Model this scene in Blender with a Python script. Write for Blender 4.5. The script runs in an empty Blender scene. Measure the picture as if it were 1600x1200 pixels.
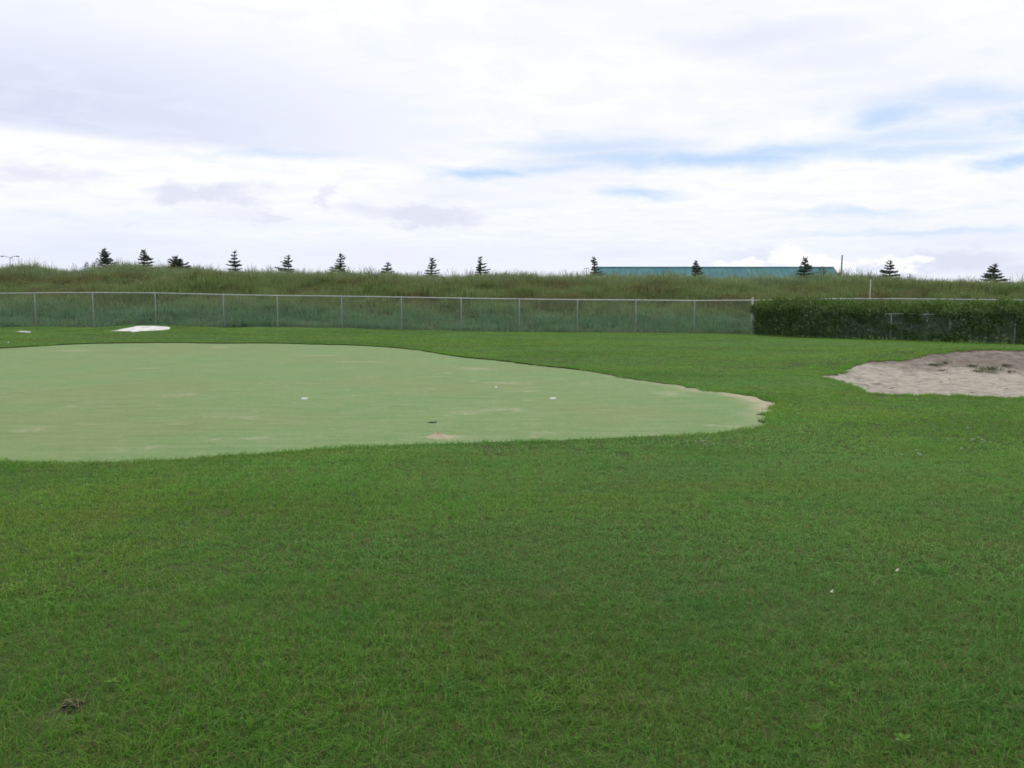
import bpy, bmesh, math, random
import numpy as np
from mathutils import Vector, Matrix
from mathutils.geometry import delaunay_2d_cdt

R = math.radians
scene = bpy.context.scene
col = scene.collection
rng = np.random.default_rng(7)
random.seed(7)

# ------------------------------------------------------------------ camera
EYE = 1.6
FPX = 1350.0                      # focal length in pixels of the 1600 px wide photograph
PITCH = math.atan((600 - 473) / FPX)
cam_d = bpy.data.cameras.new('camera')
cam = bpy.data.objects.new('camera', cam_d)
col.objects.link(cam)
cam_d.sensor_fit = 'HORIZONTAL'
cam_d.sensor_width = 36.0
cam_d.lens = FPX / 1600 * 36.0
cam_d.clip_start = 0.05
cam_d.clip_end = 8000
cam.location = (0, 0, EYE)
cam.rotation_euler = (R(90) - PITCH, 0, 0)
scene.camera = cam

# ------------------------------------------------------------------ colour management, sampling
scene.view_settings.view_transform = 'Standard'
scene.view_settings.look = 'None'
scene.view_settings.gamma = 1.0
scene.view_settings.exposure = 0.1
scene.view_settings.use_curve_mapping = False
scene.cycles.max_bounces = 4
scene.cycles.diffuse_bounces = 2
scene.cycles.transmission_bounces = 3
scene.cycles.transparent_max_bounces = 4
scene.cycles.use_denoising = True
scene.cycles.use_adaptive_sampling = True
scene.cycles.adaptive_threshold = 0.02
scene.cycles.adaptive_min_samples = 16
scene.cycles.filter_width = 1.7

SUN_EL, SUN_AZ = R(54), R(12)     # azimuth from +Y towards +X


def ray(px, py):
    """direction of the photograph's pixel (px, py), with y component 1"""
    a, b = (px - 800) / FPX, (600 - py) / FPX
    c, s = math.cos(PITCH), math.sin(PITCH)
    d = Vector((a, c + b * s, -s + b * c))
    return d / d.y


def at(px, py, Y):
    d = ray(px, py)
    return Vector((d.x * Y, Y, EYE + d.z * Y))


# ------------------------------------------------------------------ node helpers
class NT:
    def __init__(self, tree):
        self.t = tree
        self.n = tree.nodes
        self.l = tree.links

    def node(self, kind, **kw):
        nd = self.n.new(kind)
        for k, v in kw.items():
            setattr(nd, k, v)
        return nd

    def put(self, sock, v):
        if hasattr(v, 'is_output'):
            self.l.new(v, sock)
        else:
            if isinstance(v, (tuple, list)) and len(v) == 3 and sock.type == 'RGBA':
                v = (*v, 1.0)
            sock.default_value = v

    def math(self, op, a, b=0.0, c=None, clamp=False):
        nd = self.node('ShaderNodeMath', operation=op, use_clamp=clamp)
        self.put(nd.inputs[0], a)
        self.put(nd.inputs[1], b)
        if c is not None:
            self.put(nd.inputs[2], c)
        return nd.outputs[0]

    def vmath(self, op, a, b=(0, 0, 0), out=0):
        nd = self.node('ShaderNodeVectorMath', operation=op)
        self.put(nd.inputs[0], a)
        self.put(nd.inputs[1], b)
        return nd.outputs[out]

    def noise(self, vec, scale, detail=4.0, rough=0.55, dist=0.0, out='Fac'):
        nd = self.node('ShaderNodeTexNoise')
        self.put(nd.inputs['Vector'], vec)
        nd.inputs['Scale'].default_value = scale
        nd.inputs['Detail'].default_value = detail
        nd.inputs['Roughness'].default_value = rough
        nd.inputs['Distortion'].default_value = dist
        return nd.outputs[out]

    def ramp(self, v, lo, hi, a=0.0, b=1.0, smooth=True):
        nd = self.node('ShaderNodeMapRange', interpolation_type='SMOOTHSTEP' if smooth else 'LINEAR')
        self.put(nd.inputs['Value'], v)
        for i, x in enumerate((lo, hi, a, b)):
            self.put(nd.inputs[i + 1], x)
        return nd.outputs[0]

    def mix(self, f, a, b):
        nd = self.node('ShaderNodeMix', data_type='RGBA')
        self.put(nd.inputs[0], f)
        self.put(nd.inputs[6], a)
        self.put(nd.inputs[7], b)
        return nd.outputs[2]

    def attr(self, name, out='Fac'):
        nd = self.node('ShaderNodeAttribute', attribute_name=name)
        return nd.outputs[out]


def material(name):
    m = bpy.data.materials.new(name)
    m.use_nodes = True
    t = NT(m.node_tree)
    t.n.clear()
    out = t.node('ShaderNodeOutputMaterial')
    return m, t, out


def surf(t, out, color, rough=0.8, spec=0.3, metal=0.0, bump=None, bump_s=0.3, bump_d=0.01):
    b = t.node('ShaderNodeBsdfPrincipled')
    t.put(b.inputs['Base Color'], color)
    t.put(b.inputs['Roughness'], rough)
    b.inputs['Specular IOR Level'].default_value = spec
    b.inputs['Metallic'].default_value = metal
    if bump is not None:
        bp = t.node('ShaderNodeBump')
        bp.inputs['Strength'].default_value = bump_s
        bp.inputs['Distance'].default_value = bump_d
        t.put(bp.inputs['Height'], bump)
        t.l.new(bp.outputs[0], b.inputs['Normal'])
    t.l.new(b.outputs[0], out.inputs['Surface'])
    return b


def leafy(t, out, color, trans=0.3, rough=0.55, spec=0.25):
    """a thin leaf: reflects and lets some light through"""
    b = t.node('ShaderNodeBsdfPrincipled')
    t.put(b.inputs['Base Color'], color)
    b.inputs['Roughness'].default_value = rough
    b.inputs['Specular IOR Level'].default_value = spec
    tr = t.node('ShaderNodeBsdfTranslucent')
    t.put(tr.inputs['Color'], color)
    mx = t.node('ShaderNodeMixShader')
    mx.inputs[0].default_value = trans
    t.l.new(b.outputs[0], mx.inputs[1])
    t.l.new(tr.outputs[0], mx.inputs[2])
    t.l.new(mx.outputs[0], out.inputs['Surface'])


# ------------------------------------------------------------------ world: Nishita sky behind a broken high cloud sheet
world = bpy.data.worlds.new('World')
scene.world = world
world.use_nodes = True
W = NT(world.node_tree)
W.n.clear()
wout = W.node('ShaderNodeOutputWorld')
bg = W.node('ShaderNodeBackground')
bg.inputs['Strength'].default_value = 0.1
W.l.new(bg.outputs[0], wout.inputs['Surface'])
sky = W.node('ShaderNodeTexSky', sky_type='NISHITA')
sky.sun_disc = False
sky.sun_elevation = SUN_EL
sky.sun_rotation = SUN_AZ
sky.air_density = 1.0
sky.dust_density = 1.0
gen = W.node('ShaderNodeTexCoord').outputs['Generated']
sep = W.node('ShaderNodeSeparateXYZ')
W.l.new(gen, sep.inputs[0])
dx, dy, dz = sep.outputs
zc = W.math('MAXIMUM', dz, 0.0)
den = W.math('ADD', zc, 0.06)
plane = W.node('ShaderNodeCombineXYZ')
W.put(plane.inputs[0], W.math('DIVIDE', dx, den))
W.put(plane.inputs[1], W.math('DIVIDE', dy, den))
plane = plane.outputs[0]
# position on the sky dome (azimuth, elevation), ragged by noise
wob = W.noise(W.vmath('MULTIPLY', gen, (1, 1, 2.6)), 9.0, 6, 0.6, out='Color')
wob = W.vmath('MULTIPLY', W.vmath('SUBTRACT', wob, (0.5, 0.5, 0.5)), (0.16, 0.04, 0.0))
az = W.math('ARCTAN2', dx, dy)
el = W.math('ARCSINE', dz)
cmb = W.node('ShaderNodeCombineXYZ')
W.put(cmb.inputs[0], az)
W.put(cmb.inputs[1], el)
dome = W.vmath('ADD', cmb.outputs[0], wob)


def dome_at(px, py):
    d = ray(px, py).normalized()
    return math.atan2(d.x, d.y), math.asin(d.z)


def puff(px, py, hw, hh, inner=0.0, src=None):
    """soft patch of the cloud sheet around a direction; hw, hh are half sizes"""
    a, e = dome_at(px, py)
    v = W.vmath('SUBTRACT', src or dome, (a, e, 0))
    v = W.vmath('MULTIPLY', v, (FPX / hw, FPX / hh, 0))
    return W.ramp(W.vmath('LENGTH', v, out='Value'), 1.5, inner, 0.0, 1.0)


def union(items):
    r = None
    for w, m in items:
        m = W.math('MULTIPLY', m, w)
        r = m if r is None else W.math('MAXIMUM', r, m)
    return r


gaps = union([
    (0.85, puff(1130, 243, 290, 17)), (0.85, puff(745, 272, 76, 12)), (0.62, puff(1400, 238, 150, 12)),
    (0.85, puff(1585, 248, 75, 12)), (0.75, puff(1385, 180, 75, 22)), (0.72, puff(1600, 190, 50, 26)),
    (0.5, puff(1500, 150, 170, 18)), (0.75, puff(1012, 303, 68, 10)), (0.5, puff(1340, 332, 75, 6)),
    (0.45, puff(1420, 361, 210, 5)), (0.5, puff(420, 242, 120, 9)), (0.5, puff(930, 225, 190, 13)),
    (0.5, puff(1440, 212, 200, 20)), (0.55, puff(850, 262, 120, 11)),
])
wide = W.noise(plane, 0.55, 6, 0.6, 0.4)          # the same broken sheet, all round the sky
gaps = W.math('MAXIMUM', gaps, W.ramp(wide, 0.60, 0.80, 0.0, 0.5))
streak = W.noise(plane, 1.9, 6, 0.62, 0.3)
gaps = W.math('MULTIPLY', gaps, W.ramp(streak, 0.28, 0.52, 0.6, 1.1))
# thicker, greyer cloud
deck_a, deck_e = dome_at(0, 206)
sl = W.math('SUBTRACT', W.math('SUBTRACT', el, deck_e), W.math('MULTIPLY', W.math('SUBTRACT', az, deck_a), -0.035))
sl = W.math('ADD', sl, W.math('MULTIPLY', W.math('SUBTRACT', streak, 0.5), 0.012))
deck = W.math('MULTIPLY', W.ramp(sl, -0.004, 0.016), W.ramp(sl, 0.17, 0.03))
deck = W.math('MULTIPLY', deck, W.ramp(az, 0.12, -0.50))
soft = union([
    (1.0, deck), (0.6, puff(1190, 55, 190, 28)), (0.5, puff(1300, 85, 150, 34)),
    (0.55, puff(0, 395, 420, 26)), (0.35, puff(600, 400, 400, 22)), (0.3, puff(200, 345, 260, 14)),
])
soft = W.math('MAXIMUM', soft, W.ramp(W.noise(plane, 0.33, 4, 0.5), 0.46, 0.72, 0.0, 0.7))
ragged = W.noise(W.vmath('MULTIPLY', gen, (1, 1, 1.7)), 34.0, 5, 0.6, out='Color')
ragged = W.vmath('ADD', dome, W.vmath('MULTIPLY', W.vmath('SUBTRACT', ragged, (0.5, 0.5, 0.5)), (0.035, 0.03, 0)))
clumps = union([
    (1.0, puff(320, 303, 66, 15, 0.4, ragged)), (0.8, puff(412, 336, 34, 11, 0.4, ragged)), (0.5, puff(360, 336, 40, 13, 0.3, ragged)),
    (1.0, puff(645, 336, 84, 15, 0.5, ragged)), (0.7, puff(45, 272, 80, 14, 0.3, ragged)), (0.7, puff(510, 313, 14, 20, 0.3, ragged)),
    (1.0, puff(1500, 402, 75, 15, 0.4, ragged)), (0.9, puff(1430, 414, 60, 8, 0.4, ragged)), (0.8, puff(1590, 423, 40, 12, 0.3, ragged)),
    (0.6, puff(1170, 398, 60, 10, 0.3, ragged)),
])
heaps = union([
    (1.0, puff(1238, 404, 34, 13, 0.7, ragged)), (1.0, puff(1285, 410, 26, 11, 0.7, ragged)), (1.0, puff(1155, 412, 22, 8, 0.7, ragged)),
    (1.0, puff(1400, 412, 36, 7, 0.6, ragged)), (0.8, puff(1318, 416, 30, 6, 0.6, ragged)),
])
white = (9.45, 9.5, 9.85)
c = W.mix(W.math('MULTIPLY', soft, 0.95), white, (6.45, 6.95, 8.75))
fine = W.noise(plane, 3.4, 7, 0.6, 0.5)
c = W.mix(W.ramp(fine, 0.38, 0.72, 0.0, 0.5), c, (7.75, 8.25, 9.45))
low = W.ramp(el, 0.16, 0.0, 0.0, 0.62)
c = W.mix(low, c, (7.5, 8.0, 9.3))
clear = W.mix(0.8, sky.outputs[0], (4.7, 6.5, 9.4))
c = W.mix(gaps, c, clear)
c = W.mix(W.math('MULTIPLY', clumps, 0.72), c, (6.7, 6.9, 8.2))
c = W.mix(heaps, c, (9.9, 9.9, 9.9))
W.l.new(c, bg.inputs['Color'])
world.cycles.sampling_method = 'MANUAL'
world.cycles.sample_map_resolution = 256

# ------------------------------------------------------------------ sun behind thin cloud
sun_d = bpy.data.lights.new('sun', 'SUN')
sun_d.energy = 1.5
sun_d.angle = R(18)
sun_d.color = (1.0, 0.96, 0.9)
sun = bpy.data.objects.new('sun', sun_d)
col.objects.link(sun)
sdir = Vector((math.sin(SUN_AZ) * math.cos(SUN_EL), math.cos(SUN_AZ) * math.cos(SUN_EL), math.sin(SUN_EL)))
sun.rotation_euler = sdir.to_track_quat('Z', 'Y').to_euler()
sun.location = (0, 0, 30)


# ------------------------------------------------------------------ object helpers
def obj(name, verts, faces, mat, parent=None, smooth=False):
    me = bpy.data.meshes.new(name)
    me.from_pydata([tuple(v) for v in verts], [], [tuple(f) for f in faces])
    me.update()
    if smooth:
        me.polygons.foreach_set('use_smooth', [True] * len(me.polygons))
    if mat:
        me.materials.append(mat)
    o = bpy.data.objects.new(name, me)
    col.objects.link(o)
    if parent is not None:
        o.parent = parent
    return o


def tag(o, label=None, cat=None, group=None, kind=None):
    if label:
        o['label'] = label
    if cat:
        o['category'] = cat
    if group:
        o['group'] = group
    if kind:
        o['kind'] = kind
    return o


def thing(name, label, cat, loc, group=None):
    o = bpy.data.objects.new(name, None)
    o.empty_display_size = 0.2
    o.location = loc
    col.objects.link(o)
    return tag(o, label, cat, group)


class Geo:
    """collects vertices and faces of one mesh"""

    def __init__(self):
        self.v, self.f = [], []

    def tube(self, pts, radii, sides=6, cap=True):
        base = len(self.v)
        n = len(pts)
        prev = None
        for i, p in enumerate(pts):
            p = Vector(p)
            a = Vector(pts[max(i - 1, 0)])
            b = Vector(pts[min(i + 1, n - 1)])
            d = (b - a)
            if d.length < 1e-9:
                d = Vector((0, 0, 1))
            d.normalize()
            if prev is None:
                u = d.orthogonal().normalized()
            else:
                u = (prev - d * prev.dot(d))
                u = u.normalized() if u.length > 1e-6 else d.orthogonal().normalized()
            prev = u
            w = d.cross(u)
            for k in range(sides):
                t = 2 * math.pi * k / sides
                self.v.append(p + (u * math.cos(t) + w * math.sin(t)) * radii[i])
        for i in range(n - 1):
            for k in range(sides):
                k2 = (k + 1) % sides
                q = base + i * sides
                self.f.append((q + k, q + k2, q + sides + k2, q + sides + k))
        if cap:
            self.f.append(tuple(base + k for k in reversed(range(sides))))
            self.f.append(tuple(base + (n - 1) * sides + k for k in range(sides)))

    def box(self, c, s, rot=None, bevel=0.0):
        bm = bmesh.new()
        bmesh.ops.create_cube(bm, size=1.0)
        bmesh.ops.scale(bm, vec=s, verts=bm.verts)
        if bevel:
            bmesh.ops.bevel(bm, geom=list(bm.edges), offset=bevel, segments=2, affect='EDGES', profile=0.6)
        if rot is not None:
            bmesh.ops.transform(bm, matrix=rot, verts=bm.verts)
        self.add_bm(bm, c)

    def add_bm(self, bm, c=(0, 0, 0)):
        base = len(self.v)
        c = Vector(c)
        bm.verts.index_update()
        for v in bm.verts:
            self.v.append(v.co + c)
        for f in bm.faces:
            self.f.append(tuple(base + v.index for v in f.verts))
        bm.free()

    def poly(self, pts):
        base = len(self.v)
        self.v.extend(Vector(p) for p in pts)
        self.f.append(tuple(range(base, base + len(pts))))

    def build(self, name, mat, parent=None, smooth=False):
        return obj(name, self.v, self.f, mat, parent, smooth)


# ------------------------------------------------------------------ the lie of the land
FY = 45.7                                         # the tall fence's line
K = FY / FPX
_fpx = np.array([-400, 0, 58, 148, 245, 351, 435, 535, 628, 721, 811, 902, 993, 1084, 1174, 1400, 1700, 2200])
_fpy = np.array([512, 511.5, 511, 512, 509.5, 512, 512, 513.5, 516, 518, 519, 520, 521, 521.5, 523, 526, 529, 530])
FX = (_fpx - 800) * K
FZ = EYE - (_fpy - 473) * K
_cpx = np.array([-500, 0, 40, 75, 120, 200, 300, 400, 500, 600, 800, 900, 1000, 1100, 1200, 1300, 1400, 1500, 1600, 2100])
_cpy = np.array([414, 416, 413, 422, 422, 414, 418, 424, 428, 431, 432, 432, 434, 437, 438, 435, 439, 441, 443, 446])
CY = 57.5
CX = (_cpx - 800) / FPX * CY
CZ = EYE + (473 - _cpy) / FPX * CY - np.interp(_cpx, [0, 700, 1000], [0.44, 0.42, 0.30])


def sstep(a, b, x):
    t = np.clip((x - a) / (b - a), 0, 1)
    return t * t * (3 - 2 * t)


def vnoise(x, y, seed=0):
    """cheap smooth value noise in -1..1"""
    xi, yi = np.floor(x).astype(np.int64), np.floor(y).astype(np.int64)
    fx, fy = x - xi, y - yi
    fx, fy = fx * fx * (3 - 2 * fx), fy * fy * (3 - 2 * fy)

    def hsh(i, j):
        n = (i * 374761393 + j * 668265263 + seed * 974634777) & 0x7fffffff
        n = ((n ^ (n >> 13)) * 1274126177) & 0x7fffffff
        return ((n ^ (n >> 16)) & 0xffff) / 32767.5 - 1
    a = hsh(xi, yi) * (1 - fx) + hsh(xi + 1, yi) * fx
    b = hsh(xi, yi + 1) * (1 - fx) + hsh(xi + 1, yi + 1) * fx
    return a * (1 - fy) + b * fy


def height(x, y):
    x, y = np.asarray(x, float), np.asarray(y, float)
    w = sstep(24, 44, y)
    z = w * np.interp(x, FX, FZ)
    near = sstep(75, 62, y)
    z = z + 0.018 * vnoise(x * 0.45, y * 0.45, 1) * near + 0.02 * vnoise(x * 0.16, y * 0.16, 2) * near
    # mound that carries the bunker on the right
    z = z + 0.40 * np.exp(-((x - 12.6) / 3.9) ** 2 - ((y - 23.4) / 2.2) ** 2)
    z = z + 0.10 * np.exp(-((x - 9.0) / 1.6) ** 2 - ((y - 21.4) / 1.3) ** 2)
    # rise that carries the far white bunker
    z = z + 0.17 * np.exp(-((x + 17.6) / 2.6) ** 2 - ((y - 42.8) / 1.3) ** 2)
    # bank behind the fence
    s = np.clip((y - 46.5) / (CY - 46.5), 0, 1)
    crest = np.interp(x, CX, CZ)
    lump = 0.16 * vnoise(x * 0.5, y * 0.5, 3) + 0.12 * vnoise(x * 1.1, y * 1.1, 4)
    bank = z + (crest - z) * (0.62 * s + 0.38 * s * s * (3 - 2 * s)) + lump * np.sin(np.pi * s)
    z = np.where(y > 46.5, bank, z)
    z = np.where(y > CY, crest - 0.25 * sstep(CY, CY + 6, y), z)
    far = sstep(66, 90, y)
    z = z * (1 - far) + 2.0 * far
    return z


def hz(x, y):
    return float(height(x, y))


def hit(px, py, dz=0.0, ymax=60):
    """where the sight line of a pixel meets the ground (raised by dz)"""
    d = ray(px, py)
    ys = np.arange(2.0, ymax, 0.02)
    below = EYE + d.z * ys <= height(d.x * ys, ys) + dz
    Y = float(ys[np.argmax(below)]) if below.any() else ymax
    return (d.x * Y, Y)


# ------------------------------------------------------------------ outlines of the putting green and the bunkers
BL = 0.045
g_back = [(0, 545), (60, 541.5), (110, 539), (150, 537.5), (200, 536.8), (300, 536.6), (400, 537), (500, 539), (560, 540.5), (610, 543.5), (650, 547.5),
          (690, 554), (730, 560), (800, 567), (880, 576), (940, 585), (985, 594), (1040, 602), (1090, 610), (1140, 617), (1180, 624), (1202, 630), (1208, 637)]
g_front = [(1198, 646), (1196, 658), (1165, 666), (1130, 672), (1050, 677), (980, 680), (900, 683), (820, 686), (740, 687.5), (690, 689.5), (600, 692),
           (520, 696), (400, 705), (300, 712), (220, 716.5), (120, 718), (60, 718), (0, 717.5)]
green_pts = [hit(a, b, -0.035) for a, b in g_back] + [hit(a, b, 0.03) for a, b in g_front]
green_pts += [(-8.5, 8.75), (-13, 10.2), (-18, 14.5), (-20.5, 19), (-21, 24), (-19.8, 28)]


def densify(pts, step, jit, closed=True):
    out = []
    n = len(pts)
    for i in range(n if closed else n - 1):
        p0, p1, p2, p3 = (np.array(pts[(i + k) % n]) for k in (-1, 0, 1, 2))
        m = max(1, int(np.linalg.norm(p2 - p1) / step))
        for k in range(m):
            t = k / m
            t1 = 0.5 * (p2 - p0) * 0.8
            t2 = 0.5 * (p3 - p1) * 0.8
            q = (2 * t**3 - 3 * t**2 + 1) * p1 + (t**3 - 2 * t**2 + t) * t1 + (-2 * t**3 + 3 * t**2) * p2 + (t**3 - t**2) * t2
            q = q + rng.normal(0, jit, 2)
            out.append((float(q[0]), float(q[1])))
    return out


green_line = densify(green_pts, 0.22, 0.022)
green_line = [(x + (random.gauss(0, 0.07) if x > 2.8 else 0), y + (random.gauss(0, 0.05) if x > 2.8 else 0)) for x, y in green_line]
bunk_pts = [hit(1287, 588, 0.01), hit(1330, 600, BL * .6), hit(1347, 606, BL), hit(1366, 611, BL), hit(1420, 613, BL), hit(1500, 615, BL), hit(1600, 617, BL),
            (11.5, 15.3), (13.6, 16.2), (15.0, 18.2), (15.4, 20.4), (14.8, 22.2), (13.3, 22.7), (11.6, 22.6), (10.6, 22.2), (9.95, 21.5), (9.3, 21.25), (8.7, 21.1),
            (8.05, 20.5), (7.6, 19.8), (7.05, 19.3)]
bunk_line = densify(bunk_pts, 0.2, 0.075)
_wb = [(167, 518.5, 39.6), (185, 513, 40.8), (200, 510.5, 41.7), (215, 509.5, 42.3), (240, 510, 42.3), (264, 511, 42.0), (265, 513, 41.2), (250, 515.5, 40.4),
       (230, 517.5, 39.9), (213, 520, 39.0), (203, 519, 39.3)]
white_pts = [((a - 800) / FPX * c, c) for a, b, c in _wb]
white_line = densify(white_pts, 0.25, 0.03)
HOLE = hit(675, 661.5, -0.035)
hole_line = [(HOLE[0] + 0.054 * math.cos(t * math.pi / 10), HOLE[1] + 0.054 * math.sin(t * math.pi / 10)) for t in range(20)]


def inside(poly, x, y):
    x, y = np.asarray(x, float), np.asarray(y, float)
    r = np.zeros(x.shape, bool)
    n = len(poly)
    for i in range(n):
        x1, y1 = poly[i]
        x2, y2 = poly[(i + 1) % n]
        if y1 == y2:
            continue
        c_ = ((y1 > y) != (y2 > y)) & (x < (x2 - x1) * (y - y1) / (y2 - y1) + x1)
        r ^= c_
    return r


def edge_dist(poly, x, y):
    x, y = np.asarray(x, float), np.asarray(y, float)
    best = np.full(x.shape, 1e9)
    n = len(poly)
    for i in range(n):
        ax, ay = poly[i]
        bx, by = poly[(i + 1) % n]
        ex, ey = bx - ax, by - ay
        L = ex * ex + ey * ey + 1e-12
        t = np.clip(((x - ax) * ex + (y - ay) * ey) / L, 0, 1)
        best = np.minimum(best, np.hypot(x - ax - t * ex, y - ay - t * ey))
    return best


# ------------------------------------------------------------------ ground materials
def pos_of(t):
    return t.node('ShaderNodeNewGeometry').outputs['Position']


m_soil, t, o_ = material('lawn_thatch')
p = pos_of(t)
cc = t.mix(t.ramp(t.noise(p, 38, 4), 0.3, 0.7), (0.034, 0.062, 0.014), (0.070, 0.095, 0.028))
cc = t.mix(t.ramp(t.noise(p, 0.35, 4), 0.4, 0.7, 0, 0.6), cc, (0.045, 0.085, 0.018))
surf(t, o_, cc, 0.95, 0.1, bump=t.noise(p, 60, 3), bump_s=0.6, bump_d=0.02)

m_bank, t, o_ = material('bank_soil')
p = pos_of(t)
cc = t.mix(t.ramp(t.noise(p, 3.0, 5), 0.3, 0.7), (0.035, 0.055, 0.018), (0.075, 0.07, 0.03))
surf(t, o_, cc, 0.95, 0.1, bump=t.noise(p, 8, 4), bump_s=0.8, bump_d=0.1)

m_lip, t, o_ = material('cut_turf_edge')
p = pos_of(t)
cc = t.mix(t.ramp(t.noise(p, 7, 4), 0.42, 0.62), (0.028, 0.032, 0.012), (0.060, 0.042, 0.022))
surf(t, o_, cc, 0.95, 0.1, bump=t.noise(p, 40, 3), bump_s=0.8, bump_d=0.02)

# putting green: thin, pale, worn turf
WEAR = [(785, 642, 62, 2.6), (730, 645, 50, 2.2), (745, 577, 40, 2.5), (280, 618, 32, 2.6), (370, 653, 45, 2.2), (60, 672, 34, 3.0), (690, 686, 44, 3.2),
        (1040, 617, 30, 4.0), (855, 678, 26, 2.2), (1130, 668, 28, 2.5), (790, 599, 44, 2.0), (230, 576, 22, 1.6), (340, 543, 16, 1.2), (820, 612, 30, 1.6),
        (1000, 682, 40, 2.0), (400, 686, 16, 1.5), (120, 548, 40, 1.6), (500, 556, 40, 1.3), (560, 566, 50, 1.2)]
m_green, t, o_ = material('putting_turf')
p = pos_of(t)
n1 = t.noise(p, 0.55, 5, 0.6)
n2 = t.noise(p, 2.6, 5, 0.65)
n3 = t.noise(p, 13, 4, 0.65)
n4 = t.noise(p, 85, 3, 0.6)
cc = t.mix(t.ramp(n1, 0.35, 0.65), (0.118, 0.232, 0.076), (0.150, 0.242, 0.082))
cc = t.mix(t.ramp(n2, 0.42, 0.72, 0, 0.55), cc, (0.245, 0.268, 0.145))
cc = t.mix(t.ramp(t.noise(p, 1.3, 5, 0.65, 0.6), 0.44, 0.30, 0, 0.5), cc, (0.105, 0.19, 0.066))
cc = t.mix(t.ramp(n3, 0.35, 0.7, 0, 0.5), cc, (0.098, 0.185, 0.060))
cc = t.mix(t.ramp(n4, 0.3, 0.72, 0, 0.6), cc, (0.265, 0.325, 0.155))
cc = t.mix(t.ramp(t.noise(p, 30, 4, 0.7), 0.42, 0.64, 0, 0.55), cc, (0.080, 0.175, 0.048))
cc = t.mix(t.ramp(t.noise(p, 0.22, 3, 0.5), 0.42, 0.66, 0, 0.5), cc, (0.185, 0.215, 0.085))
cc = t.mix(t.ramp(t.noise(p, 5.5, 6, 0.72), 0.55, 0.70, 0, 0.55), cc, (0.275, 0.295, 0.155))
bare = t.math('MULTIPLY', t.ramp(t.noise(p, 1.5, 7, 0.7), 0.58, 0.74), t.ramp(n3, 0.35, 0.6, 0.2, 0.75))
wobp = t.vmath('ADD', p, t.vmath('MULTIPLY', t.vmath('SUBTRACT', t.noise(p, 2.2, 6, 0.65, out='Color'), (0.5, 0.5, 0.5)), (1.5, 1.5, 0)))
for (px, py, hw, hh) in WEAR:
    x0, y0 = hit(px, py, -0.035)
    y1 = hit(px, py - hh, -0.035)[1]
    sx = hw * y0 / FPX
    v = t.vmath('MULTIPLY', t.vmath('SUBTRACT', wobp, (x0, y0, 0)), (1 / sx, 1 / max(y1 - y0, 0.15), 0))
    e = t.ramp(t.vmath('LENGTH', v, out='Value'), 1.35, 0.0, 0, 0.60)
    bare = t.math('MAXIMUM', bare, t.math('MULTIPLY', e, t.ramp(n3, 0.36, 0.6, 0.1, 1.0)))
grain = t.noise(t.vmath('MULTIPLY', p, (0.35, 2.2, 1.0)), 2.4, 5, 0.7)
cc = t.mix(t.ramp(grain, 0.46, 0.66, 0, 0.35), cc, (0.250, 0.295, 0.155))
cc = t.mix(t.ramp(grain, 0.46, 0.32, 0, 0.30), cc, (0.098, 0.195, 0.062))
rim = t.math('MULTIPLY', t.attr('rim'), t.ramp(n2, 0.3, 0.6, 0.65, 1.0))
bare = t.math('MAXIMUM', bare, rim)
cc = t.mix(bare, cc, t.mix(t.ramp(n4, 0.3, 0.7), (0.36, 0.31, 0.215), (0.45, 0.395, 0.285)))
surf(t, o_, cc, 0.9, 0.15, bump=t.noise(p, 160, 3, 0.7), bump_s=0.7, bump_d=0.006)

# bunker sand: pale on the raked floor, greyer and dirtier up the far face
m_sand, t, o_ = material('bunker_sand')
p = pos_of(t)
n1, n2, n3 = t.noise(p, 0.9, 5, 0.6), t.noise(p, 5.5, 5, 0.65), t.noise(p, 60, 3, 0.6)
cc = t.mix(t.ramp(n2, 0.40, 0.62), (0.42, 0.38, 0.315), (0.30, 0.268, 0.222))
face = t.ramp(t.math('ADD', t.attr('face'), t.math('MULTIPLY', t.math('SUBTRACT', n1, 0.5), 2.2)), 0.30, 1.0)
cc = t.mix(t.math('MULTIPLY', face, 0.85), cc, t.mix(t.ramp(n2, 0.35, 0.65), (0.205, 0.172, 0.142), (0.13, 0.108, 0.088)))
cc = t.mix(t.ramp(n3, 0.55, 0.8, 0, 0.4), cc, (0.17, 0.14, 0.10))
cc = t.mix(t.ramp(t.noise(t.vmath('MULTIPLY', p, (1, 0.7, 1)), 3.2, 6, 0.7, 0.8), 0.57, 0.66, 0, 0.75), cc, (0.165, 0.138, 0.108))
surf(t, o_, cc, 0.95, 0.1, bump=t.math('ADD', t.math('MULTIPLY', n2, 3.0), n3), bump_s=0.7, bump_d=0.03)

m_sandlip, t, o_ = material('sandy_turf_edge')
p = pos_of(t)
surf(t, o_, t.mix(t.ramp(t.noise(p, 6, 4), 0.4, 0.65), (0.30, 0.25, 0.18), (0.12, 0.095, 0.055)), 0.95, 0.1)

m_wsand, t, o_ = material('white_sand')
p = pos_of(t)
cc = t.mix(t.ramp(t.noise(p, 2.4, 5, 0.6), 0.45, 0.62, 0, 0.8), (0.66, 0.65, 0.62), (0.42, 0.41, 0.39))
surf(t, o_, cc, 0.95, 0.1, bump=t.noise(p, 5, 4), bump_s=0.5, bump_d=0.05)

# ------------------------------------------------------------------ ground sheet with the green and the bunkers cut into it
X0, X1, Y0, Y1 = -70.0, 70.0, -12.0, 46.3
vs, es = [], []


def add_loop(line):
    b = len(vs)
    vs.extend(line)
    n = len(line)
    es.extend((b + i, b + (i + 1) % n) for i in range(n))


add_loop([(X0, Y0), (X1, Y0), (X1, Y1), (X0, Y1)])
for line in (green_line, bunk_line, white_line, hole_line):
    add_loop(line)


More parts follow.
